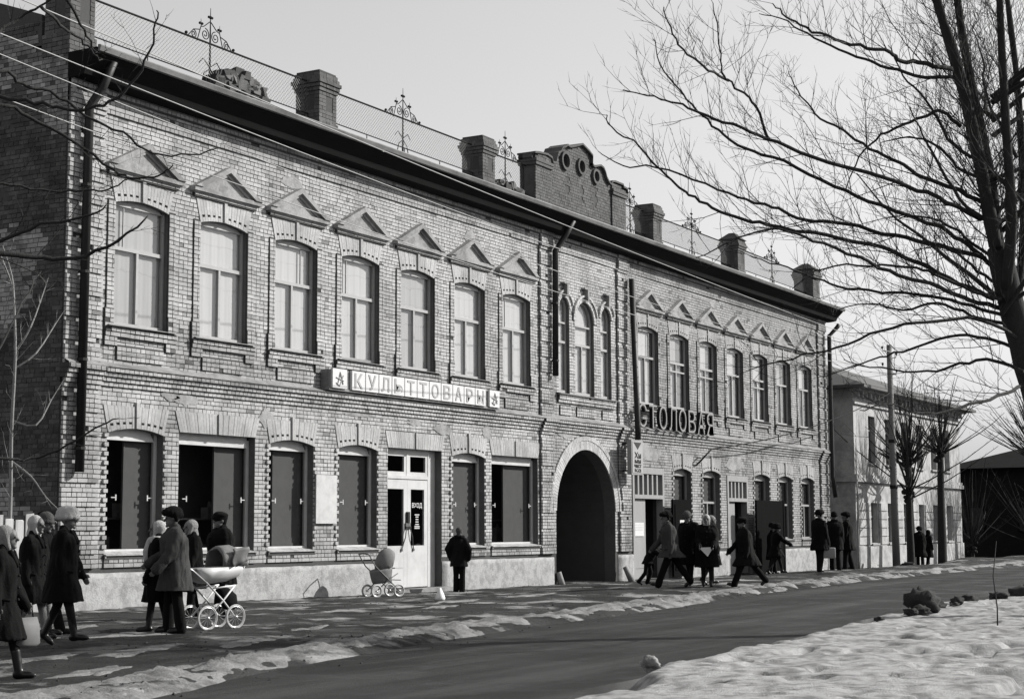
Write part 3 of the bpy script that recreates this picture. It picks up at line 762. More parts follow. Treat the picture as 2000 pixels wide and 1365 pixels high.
def lower_window(a, b, k, i):
    right = a > 20
    mb = MB(); f = 0.075; m = M['white'] if not right else M['wood']
    zt = L_SPR if k == 'a' else L_FLAT-0.14
    y0, y1 = 0.16, 0.23
    mb.box(a, a+f, y0, y1, L_SILL, L_SPR+0.04); mb.box(b-f, b, y0, y1, L_SILL, L_SPR+0.04)
    mb.box(a+f, b-f, y0+.002, y1-.002, L_SILL, L_SILL+0.10)
    poly = [(a+f, L_SPR-0.12), (b-f, L_SPR-0.12)]
    if k == 'a': poly += [(x, z) for x, z in arc_pts(a, b, L_SPR, L_CRN, 8)[::-1] if a+f <= x <= b-f]
    else: poly += [(b-f, L_FLAT), (a+f, L_FLAT)]
    mb.prism(poly, y0+.001, y1-.001)
    if right:
        c = (a+b)/2; mb.box(a+f, b-f, y0-.004, y1+.002, 2.22, 2.29); mb.box(c-.03, c+.03, y0-.002, y1, L_SILL+.1, 2.22)
    wn = mb.build('shop_window', m, bld)
    g = MB(); g.add([(a+f, .19, L_SILL+.1), (b-f, .19, L_SILL+.1), (b-f, .19, L_SPR-.12), (a+f, .19, L_SPR-.12)], [(0, 1, 2, 3)]); g.build('pane', M['glassd'], wn)
    if right:
        p = MB(); p.box(a+f, b-f, .30, .31, L_SILL+.1, L_SPR-.12); p.build('curtain', M['panel'], wn)
    else:
        fr = {0: .44, 1: .36, 2: .62, 3: .66, 4: .86, 5: .52}[i]
        p = MB(); xs0 = b-f-(b-a)*fr; p.box(xs0, b-0.02, .30, .32, L_SILL-.1, L_SPR+.1); p.box(xs0-.035, xs0-.002, .285, .33, L_SILL-.1, L_SPR+.1)
        p.build('display_board', M['panel'], wn)
        brackets(a, b, wn)
        gx = a+.30; rg2 = random.Random(int(a*100))
        bkp = MB(); bkp.box(a-.05, b+.35, 1.25, 1.27, .4, L_SPR+.4); bkp.build('display_back', M['backdrop'], wn)
        shf = MB(); shf.box(a-.05, b+.9, .40, 1.2, .86, .90); shf.box(a+.1, b+.9, .75, 1.2, 1.62, 1.65); shf.build('display_shelf', M['wood'], wn)
        while gx < b+.6:
            w_ = rg2.uniform(.12, .34); h_ = rg2.uniform(.15, .55); zb0 = .901 if rg2.random() < .65 else 1.651; y_ = rg2.uniform(.80, .95)
            gd = MB(); gd.box(gx, gx+w_, y_, y_+rg2.uniform(.06, .2), zb0, zb0+h_)
            if rg2.random() < .4: gd.loft([((gx+w_/2, y_+.05, zb0+h_), (.05, 0, 0), (0, .05, 0)), ((gx+w_/2, y_+.05, zb0+h_+.12), (.03, 0, 0), (0, .03, 0))], 8)
            gd.build('goods', M['goods'] if rg2.random() < .6 else M['panel'], wn); gx += w_+rg2.uniform(.05, .25)
    s = MB(); s.add([(a-.04, -.07, .945), (b+.06, -.07, .945), (b+.06, -.07, .965), (a-.04, -.07, .965), (a+.002, .16, 1.02), (b-.002, .16, 1.02), (a-.04, .012, .98), (b+.06, .012, .98)],
               [(0, 1, 2, 3), (3, 2, 7, 6), (6, 7, 5, 4), (1, 0, 6, 7), (0, 3, 6), (1, 7, 2)])
    s.build('sill', M['shopsill'] if not right else M['ledge'], wn)
for i, (a, b, k) in enumerate(LOW): lower_window(a, b, k, i)
for a, b, zs in CW:
    mb = MB(); f = 0.05; r_ = (b-a)/2; c = (a+b)/2
    mb.box(a, a+f, 0.100, 0.165, 5.2, zs); mb.box(b-f, b, 0.100, 0.165, 5.2, zs); mb.box(a+f, b-f, 0.102, 0.163, 5.2, 5.29)
    for i in range(12):
        q0, q1 = math.pi*i/12, math.pi*(i+1)/12
        pt = lambda q, e: (c-(r_-e)*math.cos(q), zs+(r_-e)*math.sin(q))
        mb.prism([pt(q0, 0), pt(q0, f), pt(q1, f), pt(q1, 0)][::-1], 0.101, 0.164)
    mb.box(a+f, b-f, 0.096, 0.168, 6.62, 6.69); mb.box(a+f, b-f, 0.096, 0.168, 7.18, 7.23)
    if r_ > .5: mb.box(c-.03, c+.03, 0.098, 0.166, 5.29, 6.62)
    wn = mb.build('arched_window', M['frame'], bld)
    g = MB(); g.add([(a+f, .13, 5.29), (b-f, .13, 5.29), (b-f, .13, zs), (a+f, .13, zs)] + [(c+(r_-f)*math.cos(q*math.pi/10), .13, zs+(r_-f)*math.sin(q*math.pi/10)) for q in range(1, 10)], [(0, 1, 2, 3), (2,) + tuple(range(4, 13)) + (3,)])
    g.build('pane', M['glass'], wn)
    cu = MB(); vs = []; n = 24
    for q in range(n+1):
        x = a+.01+(b-a-.02)*q/n; y = .185+.002*math.sin(x*25)
        vs += [(x, y, 5.2), (x, y, zs+r_)]
    cu.add(vs, [(2*q, 2*q+2, 2*q+3, 2*q+1) for q in range(n)]); cu.build('curtain', M['curtain'], wn, smooth=True)
s = MB(); s.add([(18.86, -.14, 5.145), (22.5, -.14, 5.145), (22.5, -.14, 5.165), (18.86, -.14, 5.165), (18.86, .013, 5.2), (22.5, .013, 5.2)], [(0, 1, 2, 3), (3, 2, 5, 4), (0, 3, 4), (1, 5, 2)])
s.build('long_sill', M['sill'], bld)
# shop door: two leaves and two fanlights
a, b, z0, z1 = DOORS[0]; c = (a+b)/2 - .12
b2 = b-.34
mb = MB(); mb.box(a, a+.06, .15, .25, z0, z1); mb.box(b2-.06, b2+.0, .15, .25, z0, z1); mb.box(a+.06, b2-.06, .152, .248, z1-.08, z1); mb.box(a+.06, b2-.06, .13, .252, 2.60, 2.68)
mb.box(c-.04, c+.04, .151, .249, 2.68, z1-.08); mb.box(b2+.001, b-.001, .20, .26, z0, z1-.001)
dr = mb.build('shop_door', M['white'], bld)
for x0, x1 in ((a+.06, c-.04), (c+.04, b2-.06)):
    m_ = MB(); f = .09; zz0, zz1 = 2.68, z1-.08
    m_.box(x0, x0+f, .16, .22, zz0, zz1); m_.box(x1-f, x1, .16, .22, zz0, zz1); m_.box(x0+f, x1-f, .161, .219, zz0, zz0+f); m_.box(x0+f, x1-f, .161, .219, zz1-f, zz1)
    m_.build('fanlight', M['white'], dr)
    g = MB(); g.add([(x0+f, .19, zz0+f), (x1-f, .19, zz0+f), (x1-f, .19, zz1-f), (x0+f, .19, zz1-f)], [(0, 1, 2, 3)]); g.build('pane', M['glassd'], dr)
for s_, (x0, x1) in enumerate(((a+.062, c-.003), (c+.003, b2-.062))):
    m_ = MB(); f = .15; zz0, zz1 = z0+.02, 2.598; zp = 1.02
    m_.box(x0, x0+f, .155, .21, zz0, zz1); m_.box(x1-f, x1, .155, .21, zz0, zz1); m_.box(x0+f, x1-f, .156, .209, zz1-.24, zz1); m_.box(x0+f, x1-f, .156, .209, zz0, zp)
    lf = m_.build('door_leaf', M['white'], dr)
    g = MB(); g.add([(x0+f, .18, zp), (x1-f, .18, zp), (x1-f, .18, zz1-.24), (x0+f, .18, zz1-.24)], [(0, 1, 2, 3)]); g.build('pane', M['glassd'], dr)
    h = MB(); xh = x1-.05 if s_ == 0 else x0+.05; sg = -1 if s_ == 0 else 1
    h.tube([(xh, .13, 1.50), (xh+sg*.10, .10, 1.22), (xh+sg*.20, .14, .93)], .014, 6); h.box(xh-.05, xh+.05, .12, .155, 1.47, 1.56); h.box(xh+sg*.2-.03, xh+sg*.2+.03, .125, .155, .89, .95)
    h.build('door_handle', M['tin'], dr)
h = MB(); h.box(c-.05, c+.05, .105, .154, 1.56, 1.82); h.box(c-.10, c+.12, .112, .153, 1.42, 1.47); h.build('lock_bar', M['iron'], dr)
st = MB(); st.box(a-.05, b+.05, -.35, .15, -.12, .018); st.build('door_step', M['ledge'], bld)
# canteen doors
def canteen_door(a, b, z0, z1, nb, leafw, name):
    mb = MB(); zt = 2.43
    mb.box(a, a+.12, -.03, .2, z0, z1); mb.box(b-.12, b, -.03, .2, z0, z1); mb.box(a+.12, b-.12, -.029, .199, z1-.2, z1); mb.box(a+.12, b-.12, -.035, .201, zt-.12, zt)
    n = nb
    for i in range(1, n): 
        x = a+.12+(b-a-.24)*i/n; mb.box(x-.05, x+.05, .0, .12, zt, z1-.2)
    d = mb.build(name, M['wood'], bld)
    bk_ = MB(); bk_.box(a+.12, b-.12, .26, .27, zt, z1-.2); bk_.build('fanlight_glass', M['ink'], d)
    l = MB(); l.box(a+.13, a+.13+leafw, .06, .12, z0, zt-.121); l.box(a+.2, a+.28, .045, .059, 1.3, 2.2); l.box(a+.2, a+.13+leafw-.1, .045, .059, .2, 1.0); l.build('door_leaf', M['wood'], d)
    return d
d1 = canteen_door(23.67, 25.96, -.12, 3.27, 6, .92, 'canteen_door')
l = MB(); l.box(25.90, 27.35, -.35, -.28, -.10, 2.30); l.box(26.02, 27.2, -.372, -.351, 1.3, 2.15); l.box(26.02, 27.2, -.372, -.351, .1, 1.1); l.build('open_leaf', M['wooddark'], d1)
d2 = canteen_door(31.18, 33.07, -.16, 3.20, 5, .70, 'canteen_door')
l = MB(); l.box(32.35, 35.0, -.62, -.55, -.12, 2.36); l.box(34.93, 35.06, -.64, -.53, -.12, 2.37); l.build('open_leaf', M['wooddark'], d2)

# downpipes
def downpipe(pts, r=.075, m='tindark'):
    mb = MB(); mb.tube(pts, r, 10)
    for i in range(1, len(pts)-1): mb.ball(pts[i], r*1.02, 10, 6)
    z = pts[-1][2]+.4
    o = mb.build('downpipe', M[m], bld, smooth=True)
    while z < pts[-2][2]-.3:
        c = MB(); c.tube([(pts[-1][0], pts[-1][1], z), (pts[-1][0], pts[-1][1], z+.05)], r*1.18, 10); c.box(pts[-1][0]-.012, pts[-1][0]+.012, pts[-1][1], 0.0, z+.01, z+.04); c.build('bracket', M[m], o); z += 1.6
downpipe([(.50, -.62, 9.98), (.46, -.40, 9.50), (.34, -.20, 9.12), (.32, -.20, 2.45)], .085)
downpipe([(18.80, -.62, 9.98), (18.72, -.40, 9.55), (18.50, -.20, 9.10), (18.45, -.20, 5.60)], .085)
downpipe([(23.38, -.22, 8.95), (23.38, -.36, 4.50), (23.38, -.36, 4.05)], .09)
downpipe([(42.0, -.55, 9.50), (41.95, -.50, 9.40), (41.62, -.26, 9.02), (41.60, -.26, 3.4), (41.75, -.3, 2.6)], .085)
# corbelled brick posts on the roof edge
def post(x0, w, top, pyr=False, z0=10.1, y0=0.0):
    p = MB(); c = CR; n = int((top-z0)/c)
    core = MB(); core.box(x0+.012, x0+w-.012, y0+.012, y0+w-.012, z0, top-.01)
    for r in range(n):
        za = z0+r*c; k = n-1-r
        e = {0: .02, 1: .05, 2: .085, 3: .055, 4: .025}.get(k, 0.0)
        lo = r < 3
        if r < 6: e = .03 if r < 5 else .0
        rec = 0.035 if (8 <= r <= n-7) else 0
        X0, X1, Y0, Y1 = x0-e, x0+w+e, y0-e, y0+w+e
        if e > 0: core.box(X0+.012, X1-.012, Y0+.012, Y1-.012, za, za+c-.001)
        for side in range(4):
            l = .26 if r % 2 else .128; t = -.0; span = X1-X0; t = 0
            while t < span-.02:
                ee = min(t+l, span); 
                if span-ee < .05: ee = span
                u0, u1 = t+.005, ee-.005; mid = (u0+u1)/2/span
                d = rec if (rec and .3 < mid < .72) else 0.0
                tn = .75+.5*random.random(); jz = random.uniform(-.003, .003)
                if side == 0: v = [(X0+u0, Y0+d+jz), (X0+u1, Y0+d+jz)]
                elif side == 1: v = [(X1-d+jz, Y0+u0), (X1-d+jz, Y0+u1)]
                elif side == 2: v = [(X1-u0, Y1+jz), (X1-u1, Y1+jz)]
                else: v = [(X0+d+jz, Y1-u0), (X0+d+jz, Y1-u1)]
                (xa, ya), (xb, yb) = v; zA, zB = za+.005, za+c-.005
                nx_, ny_ = [(0, 1), (-1, 0), (0, -1), (1, 0)][side]; D_ = .02
                p.add([(xa, ya, zA), (xb, yb, zA), (xb, yb, zB), (xa, ya, zB), (xa+nx_*D_, ya+ny_*D_, zA), (xb+nx_*D_, yb+ny_*D_, zA), (xb+nx_*D_, yb+ny_*D_, zB), (xa+nx_*D_, ya+ny_*D_, zB)],
                      [(0, 1, 2, 3), (1, 0, 4, 5), (2, 1, 5, 6), (3, 2, 6, 7), (0, 3, 7, 4)], tn)
                t = ee
    zt = z0+n*c
    if pyr:
        e = .07
        p.add([(x0-e, y0-e, zt), (x0+w+e, y0-e, zt), (x0+w+e, y0+w+e, zt), (x0-e, y0+w+e, zt), (x0+w*.35, y0+w*.35, zt+.26), (x0+w*.65, y0+w*.35, zt+.26), (x0+w*.65, y0+w*.65, zt+.26), (x0+w*.35, y0+w*.65, zt+.26)],
              [(0, 1, 5, 4), (1, 2, 6, 5), (2, 3, 7, 6), (3, 0, 4, 7), (4, 5, 6, 7), (3, 2, 1, 0)], .7)
    else: p.add([(x0-.02, y0-.02, zt), (x0+w+.02, y0-.02, zt), (x0+w+.02, y0+w+.02, zt), (x0-.02, y0+w+.02, zt)], [(0, 1, 2, 3)], .7)
    o = p.build('roof_post', M['postbrick'], bld, tint=True)
    core.build('mortar', M['postmortar'], o)
post(0.0, .64, 12.3); post(7.68, .66, 11.70); post(14.87, .64, 11.70); post(25.5, .66, 11.70); post(32.66, .66, 11.68, True); post(40.6, .80, 11.66, True)
# curved brick gable over the gateway
prof = [(17.74, 10.1), (23.50, 10.1), (23.50, 11.55), (23.60, 11.66), (23.56, 11.78), (23.30, 11.80), (23.28, 11.86), (22.70, 11.86), (22.54, 11.83), (22.42, 11.72), (22.28, 11.78), (22.14, 11.88), (22.06, 12.02), (21.94, 12.13), (21.75, 12.17), (21.54, 12.12), (21.33, 12.05), (21.20, 12.10), (21.22, 12.36), (20.98, 12.46), (20.57, 12.58), (20.15, 12.44), (19.80, 12.34), (19.62, 12.36), (19.48, 12.28), (19.30, 12.22), (19.20, 12.08), (19.05, 12.02), (18.97, 11.86), (18.90, 11.70), (18.72, 11.68), (18.66, 11.80), (18.40, 11.84), (17.90, 11.80), (17.66, 11.76), (17.64, 11.66), (17.74, 11.55)]
CIR = [(19.56, 11.90, .20), (20.55, 11.92, .18), (21.50, 11.80, .16)]
gab = front_sheet(prof, [[(cx_+rr*math.cos(q*math.pi/9), cz_+rr*math.sin(q*math.pi/9)) for q in range(18)] for cx_, cz_, rr in CIR], .06, 'roof_gable', M['postmortar'], bld, .30, M['postmortar'])
gb = MB(); gb.prism(prof, .361, .50); gb.build('gable_back', M['ink'], gab)
gb = MB()
for (xa, za), (xb, zb_) in zip(prof, prof[1:]+prof[:1]): gb.add([(xa, .06, za), (xb, .06, zb_), (xb, .40, zb_), (xa, .40, za)], [(0, 1, 2, 3)])
gb.build('gable_edge', M['postplain'], gab)
def inside(x, z):
    c = False; n = len(prof)
    for i in range(n):
        (xa, za), (xb, zb_) = prof[i], prof[(i+1) % n]
        if (za > z) != (zb_ > z) and x < (xb-xa)*(z-za)/(zb_-za)+xa: c = not c
    return c
gbk = MB()
r = 0; za = 10.1
while za < 12.5:
    for g0, g1 in ((17.74, 18.70), (18.70, 22.55), (22.55, 23.50)):
        x = g0; k = 0
        while x < g1-.02:
            l = .26 if r % 2 else .128
            if k == 0 and (r//2) % 2: l *= .5
            k += 1; zc = za+CR/2
            if g1-(x+l) < .05: l = g1-x
            if inside(x+.03, za+.02) and inside(x+l-.03, za+.02) and inside(x+l/2, za+CR-.01) and not any(math.hypot(x+l/2-cx_, zc-cz_) < rr+.05 for cx_, cz_, rr in CIR):
                pr = .05 if g0 != 18.70 else .0
                if any(abs(x+l/2-q) < .09 for q in (19.75, 20.62, 21.5)) and 10.9 < zc < 11.5: pr = -.035
                gbk.brick([(x+.005, za+.005), (x+l-.005, za+.005), (x+l-.005, za+CR-.005), (x+.005, za+CR-.005)], .045-pr+random.uniform(-.004, .004), .07, .75+.5*random.random())
            x += l
    za += CR; r += 1
gbk.build('gable_brickwork', M['postbrick'], gab, tint=True, kind='stuff', label='bare brick courses of the roof gable')
for cx_, cz_, rr in CIR:
    rg = MB()
    for i in range(20):
        q0, q1 = 2*math.pi*i/20, 2*math.pi*(i+1)/20
        rg.prism([(cx_+e*math.cos(q), cz_+e*math.sin(q)) for e, q in ((rr, q0), (rr+.075, q0), (rr+.075, q1), (rr, q1))], -.03, .058)
    rg.build('roundel_ring', M['postplain'], gab)
cp = MB(); top_ = prof[3:-2]
for (xa, za), (xb, zb_) in zip(top_[:-1], top_[1:]):
    cp.add([(xa, -.05, za-.01), (xb, -.05, zb_-.01), (xb, .54, zb_-.01), (xa, .54, za-.01), (xa, -.05, za+.045), (xb, -.05, zb_+.045), (xb, .54, zb_+.045), (xa, .54, za+.045)], [(0, 1, 2, 3), (4, 7, 6, 5), (1, 0, 4, 5), (2, 3, 7, 6), (0, 3, 7, 4), (1, 5, 6, 2)])
for xa, xb in ((17.68, 18.72), (22.52, 23.58)): cp.box(xa, xb, -.07, .56, 11.55, 11.63); cp.box(xa+.02, xb-.02, -.05, .54, 11.46, 11.548)
cp.build('coping', M['postplain'], gab)
# ruined post and rubble between the posts
def rubble(x0, x1, h, n, y=.1):
    for i in range(n):
        t = random.random(); x = x0+(x1-x0)*t; z = 10.12+h*random.random()*(.5+.5*math.sin(math.pi*(t*.8+.1)))
        m_ = MB(); a_ = [random.uniform(.05, .16) for _ in range(3)]
        vs = [(x+sx*a_[0]*random.uniform(.7, 1.2), y+.25+sy*a_[1]*1.4*random.uniform(.7, 1.2), z+sz*a_[2]*.7*random.uniform(.7, 1.2)) for sz in (-1, 1) for sx, sy in ((-1, -1), (1, -1), (1, 1), (-1, 1))]
        yield m_, vs
def ruin(x0, x1, h, n):
    mb = MB()
    for m_, vs in rubble(x0, x1, h, n): mb.add(vs, [(0, 3, 2, 1), (4, 5, 6, 7), (0, 1, 5, 4), (1, 2, 6, 5), (2, 3, 7, 6), (3, 0, 4, 7)], .5+.9*random.random())
    mb.build('broken_post', M['postbrick'], bld, tint=True)
ruin(4.35, 6.0, .95, 170); ruin(10.9, 11.7, .4, 30); ruin(15.55, 17.6, .6, 120)
# wire fence between the posts with wrought iron finials
def roof_fence(x0, x1):
    y = .30; zb_, zt = 10.70, 11.42
    fr = MB()
    fr.tube([(x0, y, zt), (x1, y, zt+.02)], .022, 6); fr.tube([(x0, y, zb_), (x1, y, zb_)], .014, 5)
    n = max(2, int((x1-x0)/1.6))
    for i in range(n+1): x = x0+(x1-x0)*i/n; fr.tube([(x, y, 10.12), (x, y, zb_)], .012, 5)
    o = fr.build('roof_railing', M['iron'], bld)
    wm = MB(); h = zt-zb_; s = .092; k = int((x1-x0+h)/s)+1
    for d in (1, -1):
        for i in range(k):
            xa = x0-h+i*s if d > 0 else x0+i*s
            pa, pb = (xa, zb_), (xa+h*d, zt)
            if d < 0: pa = (xa, zb_); pb = (xa-h, zt)
            def cl(pa, pb):
                out = []
                for (x, z), (x2, z2) in ((pa, pb), (pb, pa)):
                    if x < x0: t = (x0-x)/(x2-x); x, z = x0, z+(z2-z)*t
                    elif x > x1: t = (x1-x)/(x2-x); x, z = x1, z+(z2-z)*t
                    out.append((x, z))
                return out
            if max(pa[0], pb[0]) <= x0 or min(pa[0], pb[0]) >= x1: continue
            (xa_, za_), (xb_, zb2) = cl(pa, pb)
            wm.tube([(xa_, y+.004*d, za_), (xb_, y+.004*d, zb2)], .0042, 3, False)
    wm.build('wire_mesh', M['wire'], o)
    return o
def scroll(mb, c, r, turns, s, y, st=0.0):
    pts = []
    n = int(turns*14)
    for i in range(n+1):
        t = i/n; a = st+s*t*turns*2*math.pi; rr = r*(1-.82*t); pts.append((c[0]+rr*math.cos(a), y, c[1]+rr*math.sin(a)))
    mb.tube(pts, .011, 5)
def finial(x, o, lower=True):
    y = .36; mb = MB(); t = 11.42
    mb.tube([(x, y, 10.12), (x, y, 11.5), (x, y, 12.22)], [.03, .02, .006], 6); mb.ball((x, y, 12.02), .035, 8, 6)
    for s in (-1, 1):
        scroll(mb, (x+s*.16, t+.20), .13, 1.7, s, y, math.pi*.5); scroll(mb, (x+s*.52, t+.12), .09, 1.5, s, y, math.pi*.5)
        mb.tube([(x+s*.02, y, t+.50), (x+s*.20, y, t+.36), (x+s*.30, y, t+.33), (x+s*.38, y, t+.10), (x+s*.42, y, t)], .011, 5)
        mb.tube([(x+s*.34, y, t+.26), (x+s*.52, y, t+.22), (x+s*.68, y, t+.06), (x+s*.74, y, t+.02)], .011, 5)
        mb.tube([(x+s*.29, y, t+.33), (x+s*.30, y, t+.50)], [.012, .004], 5); mb.ball((x+s*.33, y, t+.40), .03, 6, 5); mb.ball((x+s*.26, y, t+.40), .03, 6, 5); mb.ball((x+s*.75, y, t+.09), .035, 6, 5); mb.ball((x+s*.05, y, t+.60), .03, 6, 5)
        if lower: 
            mb.tube([(x, y, 10.95), (x+s*.22, y, 11.1), (x+s*.34, y, 10.98)], .011, 5); mb.tube([(x, y, 10.92), (x+s*.18, y, 10.80), (x+s*.26, y, 10.55)], .012, 5)
    mb.build('iron_finial', M['iron'], o)
bays = [(.66, 7.66, 4.35), (8.36, 14.85, 11.62), (15.53, 17.70, 16.68), (23.56, 25.48, 24.55), (26.18, 32.64, 29.4), (33.34, 40.58, 37.0)]
for x0, x1, xf in bays:
    o = roof_fence(x0, x1); finial(xf, o)
